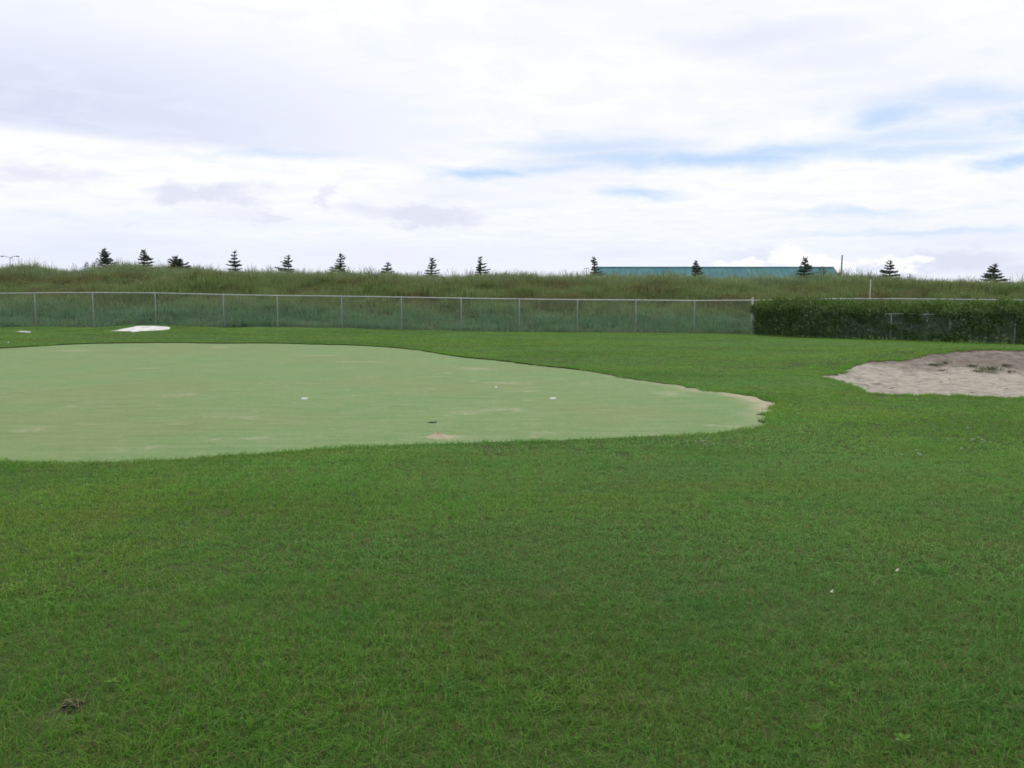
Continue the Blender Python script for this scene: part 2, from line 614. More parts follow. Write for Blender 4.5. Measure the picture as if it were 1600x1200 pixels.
def scatter_grid(xa, xb, ya, yb, s):
    gx, gy = np.meshgrid(np.arange(xa + s / 2, xb, s), np.arange(ya + s / 2, yb, s))
    gx = gx.ravel() + rng.uniform(-.18, .18, gx.size) * s
    gy = gy.ravel() + rng.uniform(-.18, .18, gy.size) * s
    return gx, gy


def keep_off(x, y, d):
    k = np.ones(x.shape, bool)
    for line in (green_line, bunk_line, white_line):
        k &= edge_dist(line, x, y) > d
    k &= np.hypot(x - HOLE[0], y - HOLE[1]) > 0.2
    return k


sx, sy = scatter_grid(X0, X1, Y0, Y1, 1.3)
k = keep_off(sx, sy, 0.25) & ~((np.abs(sx) < 22) & (sy > 0) & (sy < 36))
vs.extend(zip(sx[k], sy[k]))
sx, sy = scatter_grid(-22, 22, 0, 36, 0.55)
k = keep_off(sx, sy, 0.12) & ~inside(bunk_line, sx, sy)
vs.extend(zip(sx[k], sy[k]))
sx, sy = scatter_grid(6, 16, 15, 23, 0.14)
k = keep_off(sx, sy, 0.07) & inside(bunk_line, sx, sy)
vs.extend(zip(sx[k], sy[k]))
sx, sy = scatter_grid(-21, -15, 38, 43.5, 0.2)
k = keep_off(sx, sy, 0.08) & inside(white_line, sx, sy)
vs.extend(zip(sx[k], sy[k]))
# a ring just inside the green's rim so that the worn edge has its own vertices
gl = np.array(green_line)
tang = np.roll(gl, -1, 0) - np.roll(gl, 1, 0)
nrm = np.stack([-tang[:, 1], tang[:, 0]], 1) / (np.linalg.norm(tang, axis=1)[:, None] + 1e-9)
if not inside(green_line, [gl[30, 0] + nrm[30, 0] * 0.3], [gl[30, 1] + nrm[30, 1] * 0.3])[0]:
    nrm = -nrm
for off in (0.16, 0.4, 0.75):
    q = gl[::2] + nrm[::2] * off
    k = inside(green_line, q[:, 0], q[:, 1]) & (edge_dist(green_line, q[:, 0], q[:, 1]) > off * 0.8)
    vs.extend((float(a), float(b)) for a, b in q[k])

ov, oe, of, _, _, _ = delaunay_2d_cdt([Vector((float(a), float(b))) for a, b in vs], es, [], 0, 1e-5)
P = np.array([(v.x, v.y) for v in ov])
T = np.array([f[:] for f in of])
C = P[T].mean(1)
in_g = inside(green_line, C[:, 0], C[:, 1])
in_b = inside(bunk_line, C[:, 0], C[:, 1])
in_w = inside(white_line, C[:, 0], C[:, 1])
in_h = inside(hole_line, C[:, 0], C[:, 1])
H = height(P[:, 0], P[:, 1])


def sheet(name, tri, z, mat, smooth=True):
    ids = np.unique(tri)
    re = -np.ones(len(P), int)
    re[ids] = np.arange(len(ids))
    o = obj(name, np.column_stack([P[ids], z[ids]]).tolist(), re[tri].tolist(), mat, smooth=smooth)
    return o, ids


def flip_up(tri):
    a, b, c_ = P[tri[:, 0]], P[tri[:, 1]], P[tri[:, 2]]
    s = (b[:, 0] - a[:, 0]) * (c_[:, 1] - a[:, 1]) - (b[:, 1] - a[:, 1]) * (c_[:, 0] - a[:, 0])
    tri = tri.copy()
    w = s < 0
    tri[w] = tri[w][:, ::-1]
    return tri


def vattr(o, name, vals):
    a = o.data.attributes.new(name, 'FLOAT', 'POINT')
    a.data.foreach_set('value', np.asarray(vals, np.float32))


T = flip_up(T)
lawn, _ = sheet('lawn', T[~(in_g | in_b | in_w)], H, m_soil)
tag(lawn, 'mown green lawn around the putting green', kind='structure')



def green_z(x, y):
    return height(x, y) - 0.026 + 0.020 * sstep(0.8, 3.2, np.asarray(x, float)) * sstep(10.5, 12.5, np.asarray(y, float))


gz = green_z(P[:, 0], P[:, 1])
green, ids = sheet('putting_green', T[in_g & ~in_h], gz, m_green)
d_edge = edge_dist(green_line, P[ids, 0], P[ids, 1])
right = sstep(1.0, 3.6, P[ids, 0]) * sstep(-0.5, 0.5, P[ids, 0])
tipw = sstep(3.0, 4.2, P[ids, 0])
vattr(green, 'rim', right * (sstep(0.30 + 0.25 * tipw, 0.03, d_edge)) * (0.55 + 0.45 * tipw) * np.where(P[ids, 1] > 12.4, 1.0, 0.45))
tag(green, 'pale close-mown putting green with worn sandy streaks', kind='structure')

db = edge_dist(bunk_line, P[:, 0], P[:, 1])
lumps = 0.045 * vnoise(P[:, 0] * 2.2, P[:, 1] * 2.2, 11) + 0.024 * vnoise(P[:, 0] * 5, P[:, 1] * 5, 12) + 0.014 * vnoise(P[:, 0] * 11, P[:, 1] * 11, 13)
bz = H - 0.02 - np.minimum(0.09, 0.14 * db) + lumps * np.clip(db / 0.3, 0.15, 1)
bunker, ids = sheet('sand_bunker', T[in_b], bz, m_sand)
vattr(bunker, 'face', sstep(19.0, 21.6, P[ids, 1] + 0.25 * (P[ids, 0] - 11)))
tag(bunker, 'large beige sand bunker with weeds on its far face', kind='structure')

wz = H + 0.012 + 0.04 * vnoise(P[:, 0] * 1.6, P[:, 1] * 1.6, 21)
wb, ids = sheet('sand_bunker', T[in_w], wz, m_wsand)
tag(wb, 'bright white patch of sand below the far fence', kind='structure')


def skirt(line, z_top, z_bot, mat, name):
    g = Geo()
    n = len(line)
    for (x, y) in line:
        z = hz(x, y)
        g.v.append(Vector((x, y, z + z_top)))
        g.v.append(Vector((x, y, z + z_bot)))
    for i in range(n):
        j = (i + 1) % n
        g.f.append((2 * i, 2 * j, 2 * j + 1, 2 * i + 1))
    o = g.build(name, mat)
    return tag(o, kind='structure')


skirt(green_line, 0.0, -0.06, m_lip, 'turf_edge')
skirt(bunk_line, 0.0, -0.12, m_sandlip, 'turf_edge')
skirt(white_line, 0.0, -0.12, m_lip, 'turf_edge')

# the land beyond: bank behind the fence, plateau and plain to the horizon
gxs = np.unique(np.concatenate([[-4000, -1500, -600, -250, -120], np.arange(-70, 70.01, 0.7), [120, 250, 600, 1500, 4000]]))
gys = np.unique(np.concatenate([[-4000, -1500, -400, -100, -12], [46.3], np.arange(46.6, 66, 0.55), [70, 80, 90, 150, 300, 800, 2000, 4000]]))
GX, GY = np.meshgrid(gxs, gys)
GZ = height(GX, GY)
nx = len(gxs)
fs = []
for j in range(len(gys) - 1):
    for i in range(nx - 1):
        cx_, cy_ = (gxs[i] + gxs[i + 1]) / 2, (gys[j] + gys[j + 1]) / 2
        if X0 < cx_ < X1 and Y0 < cy_ < Y1:
            continue
        a = j * nx + i
        fs.append((a, a + 1, a + nx + 1, a + nx))
terrain = obj('terrain', np.column_stack([GX.ravel(), GY.ravel(), GZ.ravel()]).tolist(), fs, m_bank, smooth=True)
tag(terrain, 'bank and open land behind the fence', kind='structure')

# ------------------------------------------------------------------ grass: clumps scattered over the ground by geometry nodes
m_grass, t, o_ = material('lawn_grass_blade')
p = pos_of(t)
# lens vignette painted into the blade colour: darker in front, paler further off
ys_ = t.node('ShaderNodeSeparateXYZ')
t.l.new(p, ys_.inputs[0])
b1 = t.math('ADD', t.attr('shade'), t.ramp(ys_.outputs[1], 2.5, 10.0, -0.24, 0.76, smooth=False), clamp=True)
b2 = t.attr('dry')
big = t.noise(p, 0.42, 4, 0.6)
mid = t.noise(p, 1.7, 4, 0.6)
sml = t.noise(p, 6.0, 3, 0.6)
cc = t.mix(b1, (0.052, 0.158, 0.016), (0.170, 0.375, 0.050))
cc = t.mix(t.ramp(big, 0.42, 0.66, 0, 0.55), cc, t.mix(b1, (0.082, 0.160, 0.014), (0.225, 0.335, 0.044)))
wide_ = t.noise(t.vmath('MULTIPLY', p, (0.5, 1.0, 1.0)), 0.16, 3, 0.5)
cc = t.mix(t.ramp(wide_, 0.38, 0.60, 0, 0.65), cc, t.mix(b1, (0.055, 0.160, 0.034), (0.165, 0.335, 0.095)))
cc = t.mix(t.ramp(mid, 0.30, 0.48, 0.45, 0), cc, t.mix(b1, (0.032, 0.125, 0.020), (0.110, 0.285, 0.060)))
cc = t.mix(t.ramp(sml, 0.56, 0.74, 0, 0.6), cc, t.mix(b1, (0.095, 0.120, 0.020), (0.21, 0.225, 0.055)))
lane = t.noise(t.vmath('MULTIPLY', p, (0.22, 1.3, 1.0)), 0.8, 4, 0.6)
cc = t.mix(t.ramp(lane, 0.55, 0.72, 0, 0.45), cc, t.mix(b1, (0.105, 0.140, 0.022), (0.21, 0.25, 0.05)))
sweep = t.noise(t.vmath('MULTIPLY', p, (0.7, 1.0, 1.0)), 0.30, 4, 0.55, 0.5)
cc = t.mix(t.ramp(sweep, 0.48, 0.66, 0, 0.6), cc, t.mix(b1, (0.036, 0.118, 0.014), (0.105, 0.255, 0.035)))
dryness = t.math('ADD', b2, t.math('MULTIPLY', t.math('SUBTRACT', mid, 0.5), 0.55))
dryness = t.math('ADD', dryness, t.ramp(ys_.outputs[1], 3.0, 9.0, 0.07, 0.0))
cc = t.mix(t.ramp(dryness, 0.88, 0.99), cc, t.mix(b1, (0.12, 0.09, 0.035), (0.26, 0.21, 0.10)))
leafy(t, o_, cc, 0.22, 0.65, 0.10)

m_tall, t, o_ = material('bank_grass_blade')
p = pos_of(t)
b1 = t.attr('shade')
b2 = t.attr('dry')
sp = t.node('ShaderNodeSeparateXYZ')
t.l.new(p, sp.inputs[0])
st = t.vmath('MULTIPLY', p, (0.45, 1.0, 1.0))
big = t.noise(st, 0.55, 5, 0.62)
mid = t.noise(p, 1.3, 5, 0.62)
yy = sp.outputs[1]
brown = t.math('MULTIPLY', t.ramp(yy, 49.3, 51.5), t.ramp(yy, 57.6, 55.2))
lush = t.ramp(yy, 50.8, 48.6)
cc = t.mix(b1, (0.110, 0.185, 0.048), (0.330, 0.430, 0.165))
cc = t.mix(t.math('MULTIPLY', brown, t.ramp(big, 0.48, 0.62, 0.0, 0.85)), cc, t.mix(b1, (0.125, 0.115, 0.036), (0.30, 0.27, 0.12)))
cc = t.mix(t.math('MULTIPLY', brown, t.ramp(mid, 0.60, 0.72, 0, 0.6)), cc, t.mix(b1, (0.08, 0.052, 0.026), (0.17, 0.115, 0.06)))
cc = t.mix(t.math('MULTIPLY', lush, t.ramp(mid, 0.30, 0.58, 0.55, 1.0)), cc, t.mix(b1, (0.062, 0.155, 0.062), (0.235, 0.430, 0.215)))
cc = t.mix(t.ramp(yy, 55.4, 57.2, 0, 0.75), cc, t.mix(b1, (0.165, 0.255, 0.11), (0.39, 0.49, 0.28)))
cc = t.mix(t.ramp(b2, 0.91, 0.95), cc, t.mix(b1, (0.15, 0.16, 0.08), (0.27, 0.28, 0.17)))
leafy(t, o_, cc, 0.28, 0.65, 0.10)


def blade_set(n, size, h_lo, h_hi, w, lean, seg=2, seeds=0.0, seedw=2.2, shade_bias=0.0):
    """n grass blades standing in a size x size patch; returns verts, faces, shade, dry"""
    V, F, S, D = [], [], [], []
    for i in range(n):
        x, y = rng.uniform(-size / 2, size / 2, 2)
        hh = rng.uniform(h_lo, h_hi)
        a = rng.uniform(0, 2 * math.pi)
        ln = abs(rng.normal(0, lean)) + 0.08
        ww = w * rng.uniform(0.6, 1.25) / 2
        dxn, dyn = math.cos(a), math.sin(a)
        fa = a + rng.uniform(-1.0, 1.0) + math.pi / 2
        ux, uy = math.cos(fa) * ww, math.sin(fa) * ww
        s = float(np.clip(rng.beta(2, 2) + shade_bias, 0, 1))
        d = rng.uniform()
        head = rng.uniform() < seeds
        b = len(V)
        for k_ in range(seg + 1):
            f_ = k_ / seg
            bend = ln * hh * f_ * f_
            zz = hh * (f_ - 0.28 * min(ln, 1.6) * f_ * f_)
            cx_, cy_ = x + dxn * bend, y + dyn * bend
            if head:
                wk = 0.30 if f_ < 0.7 else seedw * (0.5 if k_ == seg else 0.8)
            else:
                wk = 1 - 0.35 * f_
            if k_ == seg and not head:
                V.append((cx_, cy_, zz))
            else:
                V.append((cx_ - ux * wk, cy_ - uy * wk, zz))
                V.append((cx_ + ux * wk, cy_ + uy * wk, zz))
        m = len(V) - b
        if head:
            d = 0.95
        S += [s] * m
        D += [d] * m
        for k_ in range(seg):
            q = b + 2 * k_
            if k_ == seg - 1 and not head:
                F.append((q, q + 1, q + 2))
            else:
                F.append((q, q + 1, q + 3, q + 2))
    return V, F, S, D


def lie(points):
    """rotations that lay the clumps on the slope of the ground"""
    q = np.array([(p_[0], p_[1], p_[4]) for p_ in points])
    e = 0.15
    gx_ = (height(q[:, 0] + e, q[:, 1]) - height(q[:, 0] - e, q[:, 1])) / (2 * e)
    gy_ = (height(q[:, 0], q[:, 1] + e) - height(q[:, 0], q[:, 1] - e)) / (2 * e)
    out = [(0.0, 0.0, float(s_)) for s_ in q[:, 2]]
    for i_ in np.nonzero(np.abs(gx_) + np.abs(gy_) > 0.04)[0]:
        r_ = Vector((0, 0, 1)).rotation_difference(Vector((-gx_[i_], -gy_[i_], 1)).normalized())
        out[i_] = tuple((r_.to_matrix() @ Matrix.Rotation(float(q[i_, 2]), 3, 'Z')).to_euler())
    return out


def scatter_object(name, variants, points, mat, label, tilt=False):
    """one mesh that holds the clump variants and the scatter points; geometry nodes put the clumps on the points"""
    V, F, var, sh, dr, rz, sc = [], [], [], [], [], [], []
    for k_, (v, f, s, d) in enumerate(variants):
        b = len(V)
        V += v
        F += [tuple(i + b for i in q) for q in f]
        var += [k_] * len(v)
        sh += s
        dr += d
        rz += [(0.0, 0.0, 0.0)] * len(v)
        sc += [1.0] * len(v)
    turns = lie(points) if tilt else [(0.0, 0.0, p_[4]) for p_ in points]
    for (x, y, z, k_, r_, s_), tn_ in zip(points, turns):
        V.append((x, y, z))
        var.append(100 + int(k_))
        sh.append(0)
        dr.append(0)
        rz.append(tn_)
        sc.append(s_)
    o = obj(name, V, F, mat)
    me = o.data
    a = me.attributes.new('variant', 'INT', 'POINT')
    a.data.foreach_set('value', np.array(var, np.int32))
    for nm, vals in (('shade', sh), ('dry', dr), ('size', sc)):
        vattr(o, nm, vals)
    a = me.attributes.new('turn', 'FLOAT_VECTOR', 'POINT')
    a.data.foreach_set('vector', np.array(rz, np.float32).ravel())
    ng = bpy.data.node_groups.new(name, 'GeometryNodeTree')
    ng.interface.new_socket('Geometry', in_out='INPUT', socket_type='NodeSocketGeometry')
    ng.interface.new_socket('Geometry', in_out='OUTPUT', socket_type='NodeSocketGeometry')
    N, L = ng.nodes, ng.links
    gi, go = N.new('NodeGroupInput'), N.new('NodeGroupOutput')
    join = N.new('GeometryNodeJoinGeometry')

    def named(nm, ty):
        nd = N.new('GeometryNodeInputNamedAttribute')
        nd.data_type = ty
        nd.inputs[0].default_value = nm
        return nd.outputs[0]
    vr, tn, sz = named('variant', 'INT'), named('turn', 'FLOAT_VECTOR'), named('size', 'FLOAT')

    def pick(num):
        cmp_ = N.new('FunctionNodeCompare')
        cmp_.data_type = 'INT'
        cmp_.operation = 'EQUAL'
        L.new(vr, cmp_.inputs[2])
        cmp_.inputs[3].default_value = num
        sp_ = N.new('GeometryNodeSeparateGeometry')
        sp_.domain = 'POINT'
        L.new(gi.outputs[0], sp_.inputs[0])
        L.new(cmp_.outputs[0], sp_.inputs[1])
        return sp_.outputs[0]
    for k_ in range(len(variants)):
        ins = N.new('GeometryNodeInstanceOnPoints')
        L.new(pick(100 + k_), ins.inputs['Points'])
        L.new(pick(k_), ins.inputs['Instance'])
        L.new(tn, ins.inputs['Rotation'])
        L.new(sz, ins.inputs['Scale'])
        L.new(ins.outputs[0], join.inputs[0])
    L.new(join.outputs[0], go.inputs[0])
    md = o.modifiers.new('scatter', 'NODES')
    md.node_group = ng
    return tag(o, label, kind='stuff')


DIVOT = hit(115, 1109)
variants, points = [], []
NV = 5
bands = [(1.0, 4.6, 0.16, 310, 0.022, 0.050, 0.0028, 1.20), (4.6, 9.0, 0.24, 430, 0.018, 0.038, 0.0042, 1.40),
         (9.0, 21.0, 0.38, 440, 0.016, 0.032, 0.0074, 1.6), (21.0, 46.6, 0.6, 340, 0.015, 0.030, 0.0135, 1.8)]
for bi, (ya, yb, s, n, hl, hh_, w, lean_) in enumerate(bands):
    for k_ in range(NV):
        variants.append(blade_set(n, s * 1.35, hl, hh_, w, lean_, 2))
    xm = 0.72 * yb + 3.0
    gx, gy = scatter_grid(-xm, xm, ya * 0.9, min(yb * 1.1, 46.6), s)
    k = np.abs(gx) < 0.72 * gy + 2.5
    yw = gy * (1 + 0.07 * vnoise(gx * 1.3, gy * 1.3, 61) + 0.04 * vnoise(gx * 4, gy * 4, 62))
    k &= ((yw > ya - s * 0.3) if bi else True) & ((yw < yb + s * 0.3) if bi < 3 else True)
    ins_ = np.zeros(gx.shape, bool)
    # keep the clumps clear of the green, the sand and the divot
    for line, m_ in ((green_line, 0.30), (bunk_line, 0.42), (white_line, 0.5)):
        ins_ |= inside(line, gx, gy) | (edge_dist(line, gx, gy) < s * m_)
    k &= ~ins_
    k &= np.hypot(gx - DIVOT[0], gy - DIVOT[1]) > 0.122
    gx, gy = gx[k], gy[k]
    gzz = height(gx, gy)
    tall = 1.0 + 0.22 * vnoise(gx * 1.1, gy * 1.1, 31) + 0.12 * vnoise(gx * 4, gy * 4, 32)
    for x, y, z, tl in zip(gx, gy, gzz, tall):
        points.append((x, y, z, bi * NV + rng.integers(NV), rng.uniform(0, 6.283), float(tl)))
# short fringe right along the cut edges
fr = len(variants)
for k_ in range(4):
    variants.append(blade_set(46, 0.15, 0.028, 0.058, 0.0058, 0.8, 2))
for line, out_ in ((green_line, 0.085), (bunk_line, 0.09), (white_line, 0.10)):
    q = np.array(line)
    tg = np.roll(q, -1, 0) - np.roll(q, 1, 0)
    nn = np.stack([-tg[:, 1], tg[:, 0]], 1) / (np.linalg.norm(tg, axis=1)[:, None] + 1e-9)
    cand = []
    for f_ in (0.0, 0.5):
        b_ = q * (1 - f_) + np.roll(q, -1, 0) * f_
        for o2 in (out_, out_ + 0.10):
            for sgn in (1, -1):
                cand.append(b_ + nn * sgn * o2 + rng.normal(0, 0.02, q.shape))
    cand = np.concatenate(cand)
    cand = cand[~inside(line, cand[:, 0], cand[:, 1]) & (np.abs(cand[:, 0]) < 0.8 * cand[:, 1] + 2.5)]
    for (x, y), z in zip(cand, height(cand[:, 0], cand[:, 1])):
        points.append((x, y, z, fr + rng.integers(4), rng.uniform(0, 6.283), rng.uniform(0.8, 1.25)))
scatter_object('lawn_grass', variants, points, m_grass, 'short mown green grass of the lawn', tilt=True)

variants, points = [], []
for k_ in range(6):
    variants.append(blade_set(74, 0.62, 0.28, 0.66, 0.017, 0.55, 3, seeds=0.05, seedw=1.0))
for k_ in range(4):
    variants.append(blade_set(24, 0.6, 0.5, 0.92, 0.010, 0.30, 4, seeds=0.5, seedw=2.0))
for k_ in range(2):                                # dark leafy weeds
    variants.append(blade_set(60, 0.5, 0.15, 0.6, 0.05, 0.9, 3, shade_bias=-0.4))
gx, gy = scatter_grid(-52, 52, 46.4, 65, 0.42)
k = np.abs(gx) < 0.72 * gy + 2
gx, gy = gx[k], gy[k]
gzz = height(gx, gy)
gn = vnoise(gx * 0.35, gy * 0.5, 41) + 0.6 * vnoise(gx * 1.0, gy * 1.0, 42)
for x, y, z, n_ in zip(gx, gy, gzz, gn):
    s_ = float(np.clip(0.93 + 0.34 * n_ + rng.normal(0, 0.14), 0.42, 1.6))
    if y < 48:
        s_ *= 0.8
    points.append((x, y, z - 0.03, rng.integers(6), rng.uniform(0, 6.283), s_))
    if rng.uniform() < (0.38 if y > 54.5 else 0.15):
        points.append((x + rng.normal(0, .15), y + rng.normal(0, .15), z - 0.03, 6 + rng.integers(4), rng.uniform(0, 6.283), s_ * rng.uniform(0.75, 1.1)))
    if rng.uniform() < 0.05 or (n_ > 0.6 and rng.uniform() < 0.25):
        points.append((x, y, z - 0.03, 10 + rng.integers(2), rng.uniform(0, 6.283), s_ * rng.uniform(0.7, 1.2)))
scatter_object('bank_grass', variants, points, m_tall, 'tall unmown grass and weeds on the bank behind the fence')

# ------------------------------------------------------------------ chain-link fences
m_galv, t, o_ = material('galvanised_steel')
p = pos_of(t)
cc = t.mix(t.ramp(t.noise(p, 4, 4), 0.35, 0.7), (0.40, 0.415, 0.42), (0.52, 0.53, 0.53))
surf(t, o_, cc, 0.5, 0.5, 0.25)
m_dull, t, o_ = material('dull_galvanised_steel')
surf(t, o_, t.mix(t.ramp(t.noise(pos_of(t), 4, 4), 0.35, 0.7), (0.20, 0.22, 0.21), (0.32, 0.335, 0.325)), 0.65, 0.3, 0.1)
m_wire, t, o_ = material('fence_wire')
p = pos_of(t)
surf(t, o_, t.mix(t.ramp(t.noise(p, 2, 3), 0.4, 0.6), (0.22, 0.27, 0.265), (0.29, 0.34, 0.335)), 0.6, 0.25, 0.0)

_rpx = np.array([-400, 0, 100, 200, 250, 351, 435, 535, 628, 721, 811, 902, 1000, 1084, 1174, 1300, 1400, 1500, 1600, 2000])
_rpy = np.array([459, 458.5, 457.5, 457.5, 458, 460.5, 462, 463, 464.5, 466, 467.5, 468.5, 469, 469.8, 469.3, 467, 467, 468, 469, 471])


def rail_z(px):
    return EYE + (473 - np.interp(px, _rpx, _rpy)) * K


def wires(g, p0, p1, z_bot, z_top, pitch, r, off):
    """woven diagonal wires between p0 and p1 (plan), bottom/top heights as functions of the run"""
    p0, p1 = Vector(p0), Vector(p1)
    L_ = (p1 - p0).length
    d = (p1 - p0) / L_
    nn = Vector((-d.y, d.x))
    hh = z_top(L_ / 2) - z_bot(L_ / 2)
    for sgn in (1, -1):
        s = -hh
        while s < L_ + hh:
            a, b = s, s + sgn * hh
            fa, fb = 0.0, 1.0
            lo, hi = (a, b) if a < b else (b, a)
            if hi > 0 and lo < L_:
                # clip to the run
                def par(q):
                    return (q - a) / (b - a)
                f0, f1 = 0.0, 1.0
                for lim in (0.0, L_):
                    if (a - lim) * (b - lim) < 0:
                        q = par(lim)
                        if (a < 0 and lim == 0) or (a > L_ and lim == L_):
                            f0 = max(f0, q)
                        else:
                            f1 = min(f1, q)
                if f1 - f0 > 0.02:
                    pts = []
                    for f_ in (f0, f1):
                        u = a + (b - a) * f_
                        z = z_bot(u) + (z_top(u) - z_bot(u)) * f_
                        c_ = p0 + d * u + nn * (off + sgn * r * 1.1)
                        pts.append((c_.x, c_.y, z))
                    g.tube(pts, [r, r], 3, cap=False)
            s += pitch
    return g


fence = thing('chain_link_fence', 'long tall galvanised chain-link fence running across below the grass bank', 'fence', (0, FY, 0))
fence.location = (0, 0, 0)
post_px = [-215, -124, -33, 58, 148, 245, 351, 435, 535, 628, 721, 811.5, 902, 993, 1084, 1265, 1356, 1447, 1538, 1629, 1720]
for px in post_px:
    x = (px - 800) * K
    zt, zb = rail_z(px), hz(x, FY)
    g = Geo()
    g.tube([(x, FY, zb - 0.12), (x, FY, zt - 0.05), (x, FY, zt - 0.025)], [0.032, 0.032, 0.03], 10)
    g.build('post', m_galv, fence, True)
    g = Geo()                                      # loop that carries the rail
    g.tube([(x - 0.03, FY, zt), (x + 0.03, FY, zt)], [0.034, 0.034], 10)
    g.build('rail_loop', m_galv, fence, True)
x = (1174 - 800) * K
g = Geo()
zt, zb = rail_z(1174) + 0.09, hz(x, FY)
g.tube([(x, FY, zb - 0.12), (x, FY, zt)], [0.052, 0.052], 12)
o = g.build('terminal_post', m_galv, fence, True)
tag(o, 'thicker corner post beside the hedge')
g = Geo()
g.tube([(x, FY, zt - 0.01), (x, FY, zt + 0.02), (x, FY, zt + 0.045), (x, FY, zt + 0.055)], [0.060, 0.060, 0.04, 0.01], 12)
g.build('post_cap', m_galv, o, True)
xs = np.arange(-36.0, 32.0, 0.5)
g = Geo()
g.tube([(x_, FY, float(rail_z(x_ / K + 800))) for x_ in xs], [0.026] * len(xs), 8)
g.build('top_rail', m_galv, fence, True)
g = Geo()
wires(g, (-36, FY - 0.045), (31.5, FY - 0.045), lambda u: hz(u - 36, FY) + 0.03, lambda u: float(rail_z((u - 36) / K + 800)) - 0.01, 0.075, 0.0018, 0.0)
g.build('chain_link_mesh', m_wire, fence)

LF0 = np.array((12.6, 45.55))
LFd = np.array((1.70, -2.0)) / 1.0


def lf(k_):
    q = LF0 + LFd * k_
    return float(q[0]), float(q[1])


LFH = 1.21
low = thing('chain_link_fence', 'low chain-link fence half swallowed by the dark hedge', 'fence', (0, 0, 0))
for k_ in range(1, 8):
    x, y = lf(k_ - 0.15)
    zb = hz(x, y)
    g = Geo()
    g.tube([(x, y, zb - 0.12), (x, y, zb + LFH - 0.02)], [0.03, 0.03], 10)
    g.build('post', m_dull, low, True)
    g = Geo()
    g.tube([(x - 0.02, y + 0.025, zb + LFH), (x + 0.02, y - 0.025, zb + LFH)], [0.034, 0.034], 10)
    g.build('rail_loop', m_dull, low, True)
g = Geo()
pts = []
for k_ in np.arange(0, 7.01, 0.25):
    x, y = lf(k_)
    pts.append((x, y, hz(x, y) + LFH))
g.tube(pts, [0.024] * len(pts), 8)
g.build('top_rail', m_dull, low, True)
g = Geo()
a, b = np.array(lf(0.02)), np.array(lf(7))
ld = (b - a) / np.linalg.norm(b - a)
ln_ = np.array((ld[1], -ld[0]))                    # towards the camera side
if ln_[1] > 0:
    ln_ = -ln_
a2, b2 = a + ln_ * 0.04, b + ln_ * 0.04
wires(g, tuple(a2), tuple(b2), lambda u: hz(*(a2 + ld * u)) + 0.03, lambda u: hz(*(a2 + ld * u)) + LFH - 0.01, 0.075, 0.0016, 0.0)
g.build('chain_link_mesh', m_wire, low)

# ------------------------------------------------------------------ hedge in the wedge between the two fences
m_hedge, t, o_ = material('hedge_leaf')
p = pos_of(t)
b1 = t.attr('shade')
b2 = t.attr('young')
n1 = t.noise(p, 1.2, 4)
cc = t.mix(b1, (0.036, 0.078, 0.024), (0.115, 0.195, 0.060))
cc = t.mix(t.ramp(n1, 0.42, 0.66, 0, 0.6), cc, t.mix(b1, (0.050, 0.100, 0.022), (0.155, 0.235, 0.056)))
cc = t.mix(b2, cc, t.mix(b1, (0.070, 0.140, 0.020), (0.21, 0.33, 0.065)))
leafy(t, o_, cc, 0.22, 0.6, 0.15)
m_twig, t, o_ = material('hedge_twig')
surf(t, o_, t.mix(t.noise(pos_of(t), 9, 3), (0.035, 0.026, 0.016), (0.075, 0.058, 0.036)), 0.9, 0.1)
hedge = thing('hedge', 'dense dark green hedge growing through the low fence on the right', 'hedge', (0, 0, 0))
V, F, S, Yg = [], [], [], []
stem = Geo()
HL = float(np.linalg.norm(b - a))
NT_ = 19000
U = rng.uniform(0.15, HL + 0.3, NT_)
ENDF = np.clip((U - 0.05) / 1.1, 0, 1) ** 0.5
TOP = (1.64 + 0.09 * vnoise(U * 0.9, U * 0 + 3.3, 51) + 0.09 * vnoise(U * 3.1, U * 0 + 7.7, 52) + 0.06 * vnoise(U * 9, U * 0 + 4.4, 58)) * (0.84 + 0.16 * ENDF) + 0.16 * sstep(5.5, 3.0, U)
Z = TOP * (1 - rng.uniform(0, 1, NT_) ** 1.2 * 0.99)
ZT = Z / TOP
open_ = sstep(0.05, 0.45, vnoise(U * 0.62 + 0.35, U * 0 + 1.7, 53))        # stretches where the low rail shows
open_ = np.maximum(open_, sstep(7.2, 8.6, U) * sstep(-0.35, 0.1, vnoise(U * 0.8, U * 0 + 9.1, 57)))
BULGE = 0.30 * sstep(0.60, 0.72, ZT) * (1 - 0.75 * open_)
ROUGH = 0.16 * vnoise(U * 1.3, Z * 1.9, 54) + 0.10 * vnoise(U * 3.3, Z * 3.3, 55) + 0.05 * vnoise(U * 8, Z * 8, 56)
FRONT = -0.03 + BULGE + ROUGH + 0.30 * sstep(5.0, 2.6, U) * sstep(0.0, 0.5, U)
FRONT = np.where(ZT > 0.84, FRONT - 0.35 * (ZT - 0.84) / 0.16, FRONT)
LAYER = np.where(ZT > 0.82, rng.uniform(0, 1.1, NT_), rng.exponential(0.14, NT_))
DIST = FRONT - LAYER
BASEP = a[None, :] + ld[None, :] * U[:, None]
ZB = height(BASEP[:, 0], BASEP[:, 1])
CP = BASEP + ln_[None, :] * DIST[:, None]
far_ = CP[:, 1] > FY - 0.12
CP[far_, 1] = FY - 0.12 - rng.uniform(0, 0.1, far_.sum())
UPW = 0.35 + 1.1 * sstep(0.7, 1.0, ZT)
YNG = np.clip(sstep(0.70, 0.95, ZT) * rng.uniform(0.25, 1.0, NT_) + np.where(rng.uniform(0, 1, NT_) < 0.06, 0.45, 0), 0, 1)
S0 = rng.beta(2, 2.4, NT_)
ln3, ld3 = np.array((ln_[0], ln_[1], 0)), np.array((ld[0], ld[1], 0))


